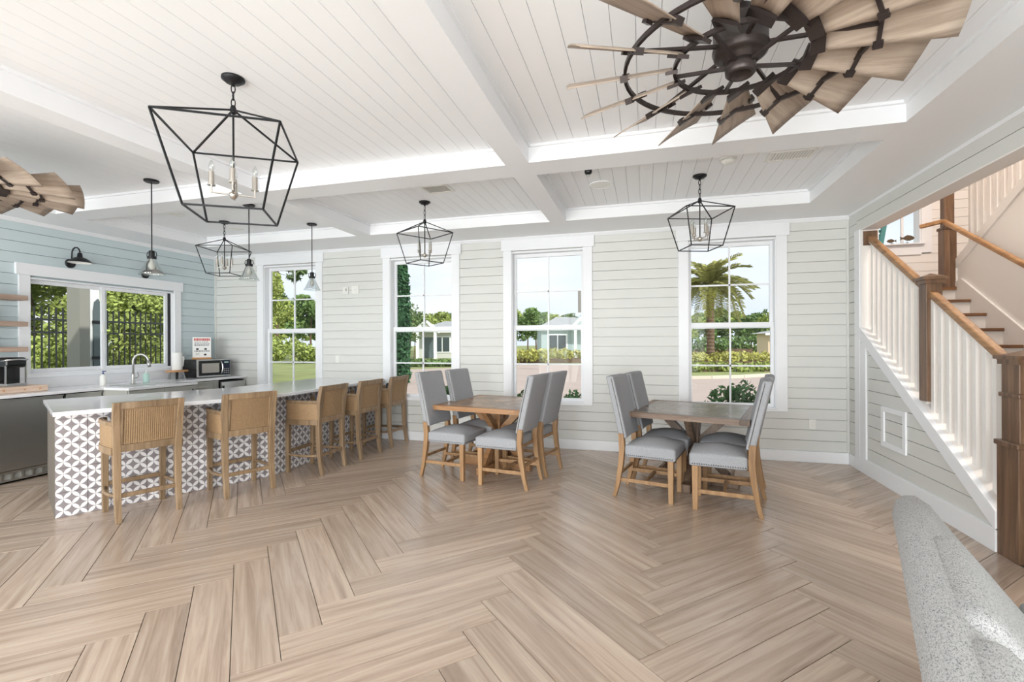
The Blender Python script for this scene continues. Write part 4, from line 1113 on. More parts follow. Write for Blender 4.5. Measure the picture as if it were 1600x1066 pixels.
# ------------------------------------------------------------------ kitchen run along the blue wall
ZK = 0.93
FR, SK, TH = -6.43, -6.02, -6.43                          # front faces: refrigerators, sink base, corner cabinets
ctp = [(XL + 0.001, 2.2), (FR + 0.02, 2.2), (FR + 0.02, 4.30), (SK + 0.02, 4.30), (SK + 0.02, 5.22), (TH + 0.02, 5.22), (TH + 0.02, YB - 0.001), (XL + 0.001, YB - 0.001)]
o = MB().prism(ctp, lambda a, b, t: (a, b, ZK - 0.032 if t == 0 else ZK)).build('kitchen_countertop', 'quartz', bevel=0.003)
tag(o, 'white quartz kitchen countertop along the blue wall', 'countertop')
o = MB().box(XL + 0.001, XL + 0.02, 2.2, YB - 0.002, ZK, 1.062).build('backsplash', 'quartz', bevel=0.002)
tag(o, 'white quartz backsplash strip below the kitchen window', 'backsplash')
def fridge(label, y0, y1):
    t = thing('undercounter_fridge', label, 'refrigerator', (FR, (y0 + y1) / 2, 0), 0, 'stainless undercounter refrigerators')
    w_ = y1 - y0
    MB().box(XL + 0.03 - FR, -0.045, -w_ / 2, w_ / 2, 0.0, ZK - 0.04).build('cabinet', 'black_plastic', t)
    MB().box(-0.045, 0.0, -w_ / 2 + 0.006, w_ / 2 - 0.006, 0.135, ZK - 0.055).build('door', 'stainless', t, bevel=0.006)
    MB().bar((-0.005, -w_ / 2 + 0.006, ZK - 0.05), (-0.005, w_ / 2 - 0.006, ZK - 0.05), 0.03, 0.012).build('door_pull', 'stainless', t)
    g = MB().box(-0.045, -0.006, -w_ / 2 + 0.006, w_ / 2 - 0.006, 0.022, 0.04).box(-0.045, -0.006, -w_ / 2 + 0.006, w_ / 2 - 0.006, 0.105, 0.128).build('grille', 'stainless', t)
    n = 10
    for i in range(n + 1):
        y = -w_ / 2 + 0.012 + i * (w_ - 0.024) / n; MB().box(-0.04, -0.008, y - 0.008, y + 0.008, 0.038, 0.107).build('grille_bar', 'stainless', g)
    MB().box(-0.045, -0.03, -w_ / 2 + 0.008, w_ / 2 - 0.008, 0.038, 0.107).build('grille_back', 'porch_grey', t)
    MB().box(-0.10, -0.045, -w_ / 2 + 0.01, w_ / 2 - 0.01, 0.0, 0.10).build('toe_kick', 'black_plastic', t)
fridge('stainless undercounter refrigerator below the shelves and coffee maker', 2.98, 3.89)
fridge('stainless undercounter refrigerator next to the sink cabinet', 3.91, 4.295)
fridge('stainless undercounter refrigerator furthest from the sink', 2.2, 2.96)
t = thing('sink_cabinet', 'grey sink base cabinet projecting under the faucet', 'cabinet', (SK, 4.76, 0))
MB().box(XL + 0.01 - SK, -0.02, -0.45, 0.45, 0.10, ZK - 0.033).box(XL + 0.01 - SK, -0.09, -0.45, 0.45, 0, 0.10).build('body', 'cabinet_grey', t)
for a, b in ((-0.445, -0.003), (0.003, 0.445)):
    d = MB().box(-0.02, 0.0, a, b, 0.12, ZK - 0.04).build('door', 'cabinet_grey', t, bevel=0.003)
    kx = b - 0.04 if a < -0.1 else a + 0.04
    if a > 0: kx = b - 0.05
    MB().cyl((0.012, kx), 0.009, 0.82, 0.84, 10).build('knob', 'black_metal', d)
t = thing('drawer_cabinet', 'grey cabinet with drawer below the microwave', 'cabinet', (TH, 5.60, 0))
MB().box(XL + 0.01 - TH, -0.02, -0.375, 0.375, 0.10, ZK - 0.033).box(XL + 0.01 - TH, -0.09, -0.375, 0.375, 0, 0.10).build('body', 'cabinet_grey', t)
d = MB().box(-0.02, 0.0, -0.27, 0.30, 0.73, ZK - 0.045).box(-0.004, 0.010, -0.27, 0.30, ZK - 0.07, ZK - 0.045).box(-0.004, 0.010, -0.27, 0.30, 0.73, 0.75).box(-0.004, 0.010, -0.27, -0.24, 0.75, ZK - 0.07).box(-0.004, 0.010, 0.27, 0.30, 0.75, ZK - 0.07).build('drawer', 'cabinet_grey', t, bevel=0.002)
MB().bar((0.022, -0.13, 0.81), (0.022, 0.15, 0.81), 0.012).build('handle', 'nickel', d)
MB().box(-0.02, 0.0, -0.27, 0.30, 0.12, 0.71).build('door', 'cabinet_grey', t, bevel=0.003)
t = thing('mini_fridge', 'small grey refrigerator tucked into the corner under the counter', 'refrigerator', (TH, 6.23, 0))
MB().box(-0.55, -0.03, -0.235, 0.235, 0.0, ZK - 0.06).build('cabinet', 'black_plastic', t)
MB().box(-0.025, 0.012, -0.23, 0.235, 0.05, ZK - 0.075).build('door', 'stainless', t, bevel=0.004)
MB().box(0.012, 0.03, -0.21, -0.19, 0.55, 0.8).build('door_pull', 'black_metal', t)

# sink and faucet
t = thing('kitchen_sink', 'stainless sink basin set in the white countertop', 'sink', (-6.42, 4.80, ZK))
m = MB()
for a, b, c, d in ((-0.19, 0.19, -0.30, -0.285), (-0.19, 0.19, 0.285, 0.30), (-0.19, -0.175, -0.285, 0.285), (0.175, 0.19, -0.285, 0.285)): m.box(a, b, c, d, -0.001, 0.004)
m.build('rim', 'stainless', t)
MB().box(-0.175, 0.175, -0.285, 0.285, 0.0, 0.0015).build('basin', 'stainless', t)
MB().cyl((0, 0), 0.04, 0.001, 0.003, 16).build('drain', 'chrome', t)
t = thing('kitchen_faucet', 'brushed nickel gooseneck kitchen faucet with side lever', 'faucet', (-6.66, 4.83, ZK), R(8))
MB().lathe((0, 0, 0), [(0.001, 0), (0.032, 0), (0.032, 0.008), (0.024, 0.02), (0.020, 0.12), (0.016, 0.14), (0.001, 0.14)], 20).build('base', 'stainless', t, smooth=True)
pts = [(0, 0, 0.12), (0, 0, 0.30)] + [(0.085 - 0.085 * math.cos(R(a)), 0.06 * (1 - math.cos(R(a))) / 2, 0.30 + 0.095 * math.sin(R(a))) for a in (20, 45, 70, 95, 120, 145, 165)] + [(0.175, 0.06, 0.29)]
MB().tube(pts, 0.0135, 12).build('spout', 'stainless', t, smooth=True)
MB().tube([(0.174, 0.06, 0.30), (0.185, 0.064, 0.22)], 0.018, 12, r2=0.021).build('spray_head', 'stainless', t, smooth=True)
MB().tube([(0, 0.015, 0.07), (0, 0.06, 0.075), (0, 0.085, 0.095), (0, 0.065, 0.15)], 0.010, 10, r2=0.007).build('lever', 'stainless', t, smooth=True)
def soap(label, x, y, body, cap, h_):
    t = thing('soap_bottle', label, 'bottle', (x, y, ZK))
    MB().lathe((0, 0, 0), [(0.001, 0), (0.034, 0), (0.036, 0.01), (0.036, h_ * 0.62), (0.02, h_ * 0.74), (0.012, h_ * 0.78), (0.001, h_ * 0.78)], 18).build('bottle', body, t, smooth=True)
    p = MB().cyl((0, 0), 0.013, h_ * 0.76, h_ * 0.84, 12).cyl((0, 0), 0.005, h_ * 0.84, h_ * 0.95, 8).build('pump', cap, t)
    MB().box(-0.008, 0.04, -0.008, 0.008, h_ * 0.94, h_).build('nozzle', cap, p)
soap('clear soap bottle with a blue pump beside the faucet', -6.72, 4.50, 'plastic_white', 'soap_blue', 0.19)
soap('pale mint soap bottle with white pump by the sink', -6.72, 5.05, 'soap_mint', 'plastic_white', 0.17)

# paper towels on a small wooden riser
t = thing('wooden_riser', 'small wooden riser with black splayed legs beside the microwave', 'stand', (-6.86, 5.62, ZK), R(5))
MB().box(-0.09, 0.09, -0.12, 0.12, 0.105, 0.135).build('top', 'riser_wood', t, bevel=0.008)
for sx in (-1, 1):
    for sy in (-1, 1): MB().bar((sx * 0.05, sy * 0.06, 0.11), (sx * 0.07, sy * 0.075, 0.0), 0.022, 0.022).build('leg', 'black_plastic', t)
t = thing('paper_towel_roll', 'white roll of paper towels standing on the wooden riser', 'paper towels', (-6.86, 5.62, ZK + 0.135))
MB().lathe((0, 0, 0), [(0.02, 0), (0.062, 0), (0.064, 0.004), (0.064, 0.262), (0.062, 0.266), (0.02, 0.266)], 24).build('roll', 'paper_white', t, smooth=False)
MB().add([(0.0, 0.060, 0.005), (0.02, 0.088, 0.06), (0.02, 0.105, 0.19), (0.01, 0.082, 0.215), (0.015, 0.075, 0.255), (0.0, 0.06, 0.26), (0.004, 0.060, 0.005), (0.024, 0.088, 0.06), (0.024, 0.105, 0.19), (0.014, 0.082, 0.215), (0.019, 0.075, 0.255), (0.004, 0.06, 0.26)],
         [(0, 1, 2, 3, 4, 5), (11, 10, 9, 8, 7, 6), (0, 6, 7, 1), (1, 7, 8, 2), (2, 8, 9, 3), (3, 9, 10, 4), (4, 10, 11, 5)]).build('loose_sheet', 'paper_white', t)
# microwave
t = thing('microwave_oven', 'stainless and black countertop microwave in the corner', 'microwave', (-6.78, 6.07, ZK), R(-11))
MB().box(-0.20, 0.16, -0.26, 0.26, 0.012, 0.285).build('case', 'black_plastic', t, bevel=0.006)
MB().box(0.16, 0.182, -0.262, 0.262, 0.010, 0.288).build('front_frame', 'stainless', t, bevel=0.004)
d = MB().box(0.182, 0.190, -0.235, 0.125, 0.032, 0.268).build('door', 'black_plastic', t, bevel=0.003)
MB().box(0.190, 0.193, -0.195, 0.075, 0.075, 0.225).build('door_window', 'nickel', d)
MB().tube([(0.188, 0.10, 0.045), (0.215, 0.115, 0.10), (0.220, 0.118, 0.15), (0.215, 0.115, 0.20), (0.188, 0.10, 0.255)], 0.010, 8).build('handle', 'chrome', d, smooth=True)
p = MB().box(0.182, 0.189, 0.130, 0.252, 0.032, 0.268).build('control_panel', 'navy_fabric', t)
MB().box(0.189, 0.191, 0.16, 0.225, 0.225, 0.245).build('display', 'soap_mint', p)
for i in range(3):
    for j in range(3): MB().box(0.189, 0.191, 0.150 + j * 0.032, 0.170 + j * 0.032, 0.06 + i * 0.03, 0.072 + i * 0.03).build('button', 'nickel', p)
for sx in (-0.16, 0.12):
    for sy in (-0.22, 0.22): MB().cyl((sx, sy), 0.012, 0.0, 0.014, 8).build('foot', 'black_plastic', t)
# sign on the microwave: printed card in a wooden block
t = thing('tabletop_sign', 'white notice card with red heading in a wooden stand on the microwave', 'sign', (-6.83, 6.02, ZK + 0.285), R(-40))
MB().box(-0.045, 0.045, -0.135, 0.135, 0.0, 0.03).build('stand', 'riser_wood', t, bevel=0.004)
c = MB().add([(-0.006, -0.125, 0.025), (0.0, -0.125, 0.025), (-0.034, -0.125, 0.355), (-0.040, -0.125, 0.355), (-0.006, 0.125, 0.025), (0.0, 0.125, 0.025), (-0.034, 0.125, 0.355), (-0.040, 0.125, 0.355)],
             [(0, 1, 2, 3), (7, 6, 5, 4), (1, 5, 6, 2), (0, 3, 7, 4), (3, 2, 6, 7), (0, 4, 5, 1)]).build('card', 'paper_white', t)
def on_card(u, v): return (0.0 - 0.034 * (v / 0.33) + 0.0012, u, 0.025 + v)
def ink(u0, u1, v0, v1, m_, nm): 
    mm = MB(); mm.add([on_card(u0, v0), on_card(u1, v0), on_card(u1, v1), on_card(u0, v1)], [(0, 1, 2, 3)]); return mm
rnd = random.Random(4)
mm = MB()
u = -0.105
while u < 0.10:
    w_ = rnd.uniform(0.012, 0.022); q = ink(u, u + w_, 0.272, 0.312, None, None); mm.add(q.v, q.f)
    u += w_ + 0.006
mm.build('heading', 'print_red', c)
mm = MB()
for v in (0.245, 0.22, 0.195, 0.10):
    u = -0.10
    while u < 0.09:
        w_ = rnd.uniform(0.012, 0.03); hh = 0.008 if v > 0.2 else 0.013; q = ink(u, min(0.105, u + w_), v, v + hh, None, None); mm.add(q.v, q.f); u += w_ + 0.008
for u, v in ((-0.06, 0.14), (0.05, 0.14), (0.045, 0.05)):
    q = ink(u - 0.016, u + 0.016, v - 0.014, v + 0.014, None, None); mm.add(q.v, q.f)
for s in (-1, 1):
    a, b = on_card(-0.085, 0.06 - s * 0.018), on_card(-0.035, 0.06 + s * 0.018)
    mm.add([a, (a[0], a[1] + 0.006, a[2]), (b[0], b[1] + 0.006, b[2]), b], [(0, 1, 2, 3)])
mm.build('print', 'print_black', c)

# cutting board and coffee maker
t = thing('wooden_board', 'pale wooden tray board under the coffee maker', 'tray', (-6.78, 3.56, ZK))
MB().box(-0.16, 0.16, -0.42, 0.30, 0.0, 0.07).build('plank', 'board_wood', t, bevel=0.012)
for y in (-0.3, -0.1, 0.08, 0.22): MB().box(0.158, 0.163, y - 0.01, y + 0.01, 0.028, 0.042).build('peg', 'riser_wood', t)
t = thing('coffee_maker', 'black and silver single-cup coffee maker by the window', 'coffee maker', (-6.80, 3.60, ZK + 0.07))
MB().rbox((-0.06, 0, 0.16), (0.14, 0.20, 0.32), 0.025, 4).build('tank_body', 'black_plastic', t, smooth=True)
MB().rbox((0.045, 0, 0.265), (0.17, 0.19, 0.115), 0.03, 4).build('brew_head', 'black_plastic', t, smooth=True)
MB().box(0.0, 0.13, -0.09, 0.09, 0.0, 0.035).build('drip_tray', 'chrome', t, bevel=0.004)
MB().tube([(0.06, -0.10, 0.28), (0.135, -0.09, 0.295), (0.145, 0, 0.298), (0.135, 0.09, 0.295), (0.06, 0.10, 0.28)], 0.009, 8).build('head_handle', 'chrome', t, smooth=True)
for s in (-1, 1): MB().bar((0.11, s * 0.088, 0.03), (0.11, s * 0.088, 0.23), 0.012).build('front_strip', 'chrome', t)

# floating shelves with glassware at the picture's left
for i, (z, lb) in enumerate(((2.025, 'floating wooden shelf, topmost of three beside the window'), (1.725, 'floating wooden shelf, middle of three beside the window'), (1.435, 'floating wooden shelf, lowest of three beside the window'))):
    o = MB().box(XL, XL + 0.25, 2.6, 3.79, z - 0.055, z).build('floating_shelf', 'shelf_wood', bevel=0.003)
    tag(o, lb, 'shelf', 'floating kitchen shelves')
def jar(name, label, cat, x, y, z, r, h_, lid):
    t = thing(name, label, cat, (x, y, z))
    n = 20; th = 0.004
    rings = [[(rr * math.cos(2 * math.pi * k / n), rr * math.sin(2 * math.pi * k / n), zz) for k in range(n)] for rr, zz in ((0.001, 0), (r, 0), (r, h_), (r - th, h_), (r - th, th), (0.001, th))]
    MB().loft(rings, cap=False).build('glass_body', 'clear_glass', t, smooth=False)
    if lid == 'lid': MB().cyl((0, 0), r + 0.004, h_ - 0.004, h_ + 0.022, 20).build('lid', 'black_plastic', t)
    if lid == 'pump':
        p = MB().lathe((0, 0, h_ - 0.004), [(0.001, 0), (r * 0.75, 0), (r * 0.7, 0.02), (0.012, 0.03), (0.010, 0.07), (0.001, 0.07)], 16).build('pump', 'black_plastic', t)
        MB().tube([(0, 0, h_ + 0.06), (0, 0.045, h_ + 0.065), (0, 0.085, h_ + 0.045)], 0.010, 8, r2=0.007).build('nozzle', 'black_plastic', p)
jar('pump_jar', 'tall glass jar with black pump on the topmost shelf', 'jar', -6.93, 3.42, 2.025, 0.055, 0.20, 'pump')
jar('glass_canister', 'glass canister with flat black lid on the middle shelf', 'jar', -6.94, 3.46, 1.725, 0.075, 0.11, 'lid')
for k, y in enumerate((3.36, 3.50)):
    jar('drinking_glass', ('plain drinking glass at the open end of the lowest shelf', 'plain drinking glass second from the open end of the lowest shelf')[1 - k], 'glass', -6.92, y, 1.435, 0.045, 0.14, None)

# fish ornaments on the landing window sill
def fish(label, x, z, ln, flip):
    t = thing('fish_ornament', label, 'ornament', (x, FY - 0.045, 2.888))
    MB().cyl((0, 0), 0.022, 0.0, 0.008, 14).build('base', 'fish_bronze', t)
    MB().cyl((0, 0), 0.003, 0.0, z, 6).build('rod', 'fish_bronze', t)
    out = [(-0.5, 0.0), (-0.42, 0.10), (-0.25, 0.2), (-0.02, 0.25), (0.12, 0.17), (0.27, 0.05), (0.48, 0.16), (0.42, 0.0), (0.48, -0.15), (0.27, -0.04), (0.1, -0.15), (-0.15, -0.2), (-0.4, -0.12)]
    s = -1 if flip else 1
    m = MB().prism([(s * a * ln, b * ln) for a, b in out], lambda a, b, tt: (a, -0.006 if tt == 0 else 0.006, b + z))
    m.build('body', 'fish_bronze', t, bevel=0.004)
fish('small bronze fish on a rod on the landing window sill', 3.53, 0.045, 0.13, False)
fish('larger bronze fish on a rod standing higher on the landing sill', 3.72, 0.075, 0.19, True)

# ------------------------------------------------------------------ outdoors
GZ = -0.15
MW = cam.matrix_world
def ray(px, py):
    v = Vector(((px - 800) / 742.9, (535.6 - py) / 742.9, -1.0)); return (MW.to_3x3() @ v)
def ground_at(px, py, z=GZ):
    d = ray(px, py); k = (z - EYE) / d.z; return Vector((d.x * k, d.y * k, z))
def at_depth(px, dist, z=GZ):
    """point below pixel column px, dist metres ahead of the lens"""
    d = ray(px, 540); return Vector((d.x * dist, d.y * dist, z))

struct(MB().box(-160, 160, YB + 0.17, 240, -0.45, GZ - 0.01).box(-160, XL - 0.17, -40, YB + 0.17, -0.45, GZ - 0.01).build('ground', 'lawn'))
far_edge = [ground_at(*p) for p in ((380, 604), (500, 594), (620, 578), (705, 575), (810, 570), (905, 571), (1075, 567), (1230, 561))]
poly = [(-14, 9.0), (14, 9.0)] + [(p.x, p.y) for p in far_edge[::-1]]
struct(MB().prism(poly, lambda a, b, t: (a, b, GZ - 0.02 if t == 0 else GZ)).build('pavement', 'paver'))

def leaf_mesh(name, blobs, n, leaf, m, seed, aspect=1.6):
    rn = random.Random(seed); mb = MB(); tot = sum(b[3] * b[4] * b[5] for b in blobs)
    for bx_, by_, bz_, rx, ry, rz in blobs:
        for _ in range(max(4, int(n * rx * ry * rz / tot))):
            while True:
                u = Vector((rn.uniform(-1, 1), rn.uniform(-1, 1), rn.uniform(-1, 1)))
                if 0.05 < u.length < 1: break
            u *= (0.55 + 0.45 * rn.random()) / max(u.length, 0.35) if u.length < 0.9 else 1
            c = Vector((bx_ + u.x * rx, by_ + u.y * ry, bz_ + u.z * rz))
            a = Vector((rn.gauss(0, 1), rn.gauss(0, 1), rn.gauss(0, 1))).normalized()
            b = a.cross(Vector((rn.gauss(0, 1), rn.gauss(0, 1), rn.gauss(0, 1)))).normalized()
            l = leaf * rn.uniform(0.6, 1.3); a *= l * aspect / 2; b *= l / 2
            mb.add([c - a, c + b * 0.9, c + a, c - b * 0.9], [(0, 1, 2, 3)])
    me = mb.mesh(name); me.materials.append(MATS[m]); return me

def blob_tree(seed, h, w, kind):
    rn = random.Random(seed); out = []
    if kind == 'round':
        for _ in range(9):
            z = rn.uniform(0.42, 0.88); s = 1.0 - abs(z - 0.6) * 0.9
            out.append((rn.uniform(-0.28, 0.28) * w, rn.uniform(-0.28, 0.28) * w, z * h, w * 0.26 * s, w * 0.26 * s, h * 0.14))
    elif kind == 'pine':
        for i in range(11):
            z = 0.35 + 0.62 * i / 10; r = w * 0.40 * (1.05 - z) + w * 0.07
            out.append((rn.uniform(-0.16, 0.16) * w, rn.uniform(-0.16, 0.16) * w, z * h, r, r, h * 0.045))
    elif kind == 'bush':
        for _ in range(8):
            out.append((rn.uniform(-0.32, 0.32) * w, rn.uniform(-0.32, 0.32) * w, rn.uniform(0.22, 0.75) * h, w * 0.24, w * 0.24, h * 0.25))
    return out
def trunk_mesh(name, h, r):
    me = MB().tube([(0, 0, 0), (0.03 * h, 0, h * 0.4), (-0.01 * h, 0.01 * h, h * 0.8)], r, 7, r2=r * 0.35).mesh(name); me.materials.append(MATS['bark']); return me
KIND = {}
def tree(px, dist, scale, kind, label, group=None, cat='tree', rot=0.0, pos=None, z=GZ):
    spec = {'oak': ('round', 8.0, 6.4, 1500, 0.42, 'leaf_green', 0.16), 'lush': ('round', 7.4, 6.6, 1700, 0.40, 'leaf_bright', 0.16), 'pine': ('pine', 9.5, 4.6, 1300, 0.36, 'leaf_pine', 0.14),
            'near': ('round', 7.0, 6.2, 14000, 0.13, 'leaf_bright', 0.12), 'nearbush': ('bush', 2.4, 3.2, 4200, 0.085, 'leaf_bright', 0.05), 'young': ('round', 5.2, 2.6, 420, 0.15, 'leaf_pine', 0.05), 'bush': ('bush', 2.4, 3.2, 1200, 0.20, 'leaf_bright', 0.06)}[kind]
    if kind not in KIND:
        KIND[kind] = (leaf_mesh('crown', blob_tree(hash_(kind), spec[1], spec[2], spec[0]), spec[3], spec[4], spec[5], 7 + len(KIND)), trunk_mesh('trunk', spec[1] * (0.9 if spec[0] != 'bush' else 0.5), spec[6]))
    p = pos or at_depth(px, dist, z)
    t = thing({'near': 'broadleaf_tree', 'nearbush': 'leafy_bush', 'oak': 'broadleaf_tree', 'lush': 'broadleaf_tree', 'pine': 'pine_tree', 'young': 'young_tree', 'bush': 'leafy_bush'}[kind], label, cat, p, rot, group)
    t.scale = (scale, scale, scale)
    link('crown', KIND[kind][0], t); link('trunk', KIND[kind][1], t)
    return t
def hash_(s): return sum(ord(c) * (i + 3) for i, c in enumerate(s))

rn = random.Random(11)
far_lb = {'oak': 'dark broadleaf tree in the distant tree line beyond the houses', 'pine': 'slim pine in the distant tree line beyond the houses', 'lush': 'light green broadleaf tree in the distant tree line beyond the houses'}
k = 0
for px in range(585, 1235, 17):
    k += 1
    kind = ('oak', 'pine', 'lush', 'oak')[k % 4]
    near_w = 70 + 9.5 * ((k * 2) % 5) + 2 * rn.random()
    tree(px + rn.uniform(-6, 6), near_w, rn.uniform(0.80, 0.98) * (near_w / 84) * (0.85 if kind == 'pine' else 1), kind, far_lb[kind], 'distant %s tree line' % kind, rot=rn.uniform(0, 6))
for i, px in enumerate((392, 416, 440, 462, 486, 508, 530)):
    kind = ('oak', 'lush', 'pine', 'lush', 'oak', 'pine', 'lush')[i]
    tree(px, 46 + 7.5 * ((i * 3) % 4), (0.82, 0.7, 0.92, 0.74, 0.80, 0.84, 0.8)[i], kind, {'oak': 'dark broadleaf tree in the wood outside the bar window', 'lush': 'light green broadleaf tree in the wood outside the bar window', 'pine': 'pine in the wood outside the bar window'}[kind], '%s trees of the wood beyond the bar window' % kind, rot=i * 1.3)
for i, px in enumerate((402, 438, 474, 512)):
    tree(px, 39 + 3.2 * (i % 2), 0.9 * (1.0, 1.15, 0.95, 1.1)[i], 'bush', 'leafy bush at the foot of the wood beyond the bar window', 'bushes below the wood', 'bush', rot=i * 2.1)
for i, px in enumerate((600, 640, 690)):
    tree(px, 66, (0.72, 0.68, 0.80)[i], ('pine', 'oak', 'lush')[i], ('pine standing right behind the grey bungalow', 'dark broadleaf tree standing right behind the grey bungalow', 'light green broadleaf tree standing right behind the grey bungalow')[i], 'trees behind the bungalow', rot=i)
tree(646, 33, 0.86, 'young', 'slim young tree on the lawn in front of the bungalow')
# tall pine whose bare trunk and hanging boughs show at the top of the bar window
p = at_depth(432, 50)
t = thing('tall_pine', 'tall bare pine trunk with hanging boughs outside the bar window', 'tree', p)
MB().tube([(0, 0, 0), (0.1, 0, 6.0), (0.3, 0, 14.0)], 0.2, 8, r2=0.1).build('trunk', 'bark', t)
for i, (dx, z, l) in enumerate(((1.7, 9.5, 1.5), (2.8, 9.1, 1.3), (2.1, 8.5, 1.1), (3.9, 10.1, 1.0), (1.0, 11.2, 1.7))):
    MB().tube([(0.12, 0, z + 0.5), (dx * 0.6, 0.1, z + 0.25), (dx + l * 0.3, 0.15, z)], 0.03, 6, r2=0.012).build('bough', 'bark', t)
    link('needles', leaf_mesh('needles', [(dx, 0.1, z, l * 0.5, 0.8, 0.36)], 110, 0.22, 'leaf_pine', 40 + i, 3.0), t)

# Italian cypress
p = at_depth(627, 19)
t = thing('cypress_tree', 'tall narrow dark green cypress outside the window beside the bar', 'tree', p)
bl = [(0, 0, 0.35 + 0.55 * i, 0.36 * (1.0 if i < 7 else 1.0 - (i - 6) * 0.13), 0.36 * (1.0 if i < 7 else 1.0 - (i - 6) * 0.13), 0.5) for i in range(11)]
link('crown', leaf_mesh('crown', bl, 5200, 0.10, 'leaf_dark', 3, 2.2), t)
MB().cyl((0, 0), 0.06, 0, 1.0, 8).build('trunk', 'bark', t)

# date palm on the traffic island
p = at_depth(1110, 33.5)
t = thing('date_palm', 'date palm with a broad crown on the planted island', 'palm', p)
m = MB(); rings = []
H = 5.5
for i in range(45):
    z = H * i / 44; r = 0.30 - 0.05 * min(1, z / 1.2) + (0.035 if i % 2 else 0.0); r += 0.10 * max(0, (z - 4.9) / 0.6)
    rings.append([(r * math.cos(2 * math.pi * q / 12 + (i % 2) * 0.26), r * math.sin(2 * math.pi * q / 12 + (i % 2) * 0.26), z) for q in range(12)])
m.loft(rings).build('trunk', 'bark', t)
def frond_mesh(seed, ln, droop):
    rq = random.Random(seed); m = MB(); n = 26; sp_ = []
    for i in range(n + 1):
        f = i / n; sp_.append(Vector((ln * f * (1 - 0.12 * f), 0, 0.9 * f * ln * 0.25 * (1 - f) * 2 - droop * f * f)))
    m.tube(sp_[::2], 0.03, 5, r2=0.008)
    for i in range(3, n):
        for s in (-1, 1):
            for q in range(2):
                c = sp_[i] + (sp_[i + 1] - sp_[i]) * (q * 0.5); l = (0.62 - 0.45 * abs(i / n - 0.4)) * rq.uniform(0.85, 1.1)
                d = Vector((0.55, s * 0.8, rq.uniform(-0.35, 0.1))).normalized(); w_ = Vector((0.03, 0, 0.012))
                m.add([c - w_, c + w_, c + d * l * 0.6 + w_ * 0.8 , c + d * l + Vector((0, 0, -0.08))], [(0, 1, 2, 3)])
    me = m.mesh('frond'); me.materials.append(MATS['palm_leaf']); return me
fm = [frond_mesh(1, 2.9, 0.7), frond_mesh(2, 3.0, 1.6), frond_mesh(3, 2.7, 2.3)]
rq = random.Random(5)
for i in range(46):
    q = i % 3; o = link('frond', fm[q], t); o.location = (0, 0, H + rq.uniform(-0.15, 0.15))
    o.rotation_euler = (rq.uniform(-0.2, 0.2), R((-48, -18, 4)[q] + rq.uniform(-12, 12)), 2 * math.pi * i / 46 * 7.3)
    o.scale = (rq.uniform(0.85, 1.08),) * 3

# planted beds and kerb of the island
def hedge(label, px0, px1, dist, w_, h_, m, seed, n=2600, leaf=0.16):
    a, b = at_depth(px0, dist), at_depth(px1, dist)
    t = thing('hedge', label, 'hedge', (a + b) / 2, math.atan2(b.y - a.y, b.x - a.x))
    ln = (b - a).length; rr = random.Random(seed); bl = []
    k_ = max(3, int(ln / 0.8))
    for i in range(k_):
        bl.append((-ln / 2 + ln * (i + 0.5) / k_, rr.uniform(-0.2, 0.2) * w_, h_ * rr.uniform(0.42, 0.52), ln / k_ * 0.8, w_ * 0.5, h_ * 0.5))
    link('foliage', leaf_mesh('foliage', bl, n, leaf, m, seed), t)
    MB().box(-ln / 2, ln / 2, -w_ * 0.3, w_ * 0.3, 0, h_ * 0.3).build('stems', 'bark', t)
hedge('low grassy hedge along the island kerb', 1020, 1260, 25.0, 1.4, 0.55, 'leaf_bright', 21)
hedge('yellow-green hedge around the foot of the palm', 1020, 1205, 33.0, 1.8, 0.95, 'leaf_yellow', 22)
hedge('dark clipped hedge behind the palm island', 1030, 1260, 62.0, 2.4, 2.4, 'leaf_green', 23, 3000, 0.3)
hedge('yellow-green hedge in front of the blue house', 770, 925, 38.0, 1.8, 1.15, 'leaf_yellow', 24)
hedge('ground-cover hedge edging the bungalow lawn', 590, 740, 33.0, 1.4, 0.5, 'leaf_green', 25)
kp = [ground_at(*p) for p in ((1000, 592), (1060, 592.5), (1110, 592), (1160, 590.5), (1200, 588), (1240, 584))]
m = MB()
for a, b in zip(kp, kp[1:]): m.bar((a.x, a.y, GZ + 0.06), (b.x, b.y, GZ + 0.06), 0.22, 0.13)
o = m.build('island_kerb', 'kerb_stone'); tag(o, 'pale concrete kerb along the front of the palm island', 'kerb')
ib = [(p.x, p.y + 0.1) for p in kp] + [(at_depth(1240, 40).x, at_depth(1240, 40).y), (at_depth(1000, 40).x, at_depth(1000, 40).y)]
o = MB().prism(ib, lambda a, b, t: (a, b, GZ - 0.02 if t == 0 else GZ + 0.06)).build('island_bed', 'lawn'); tag(o, 'green planted bed inside the island kerb', 'planting bed')

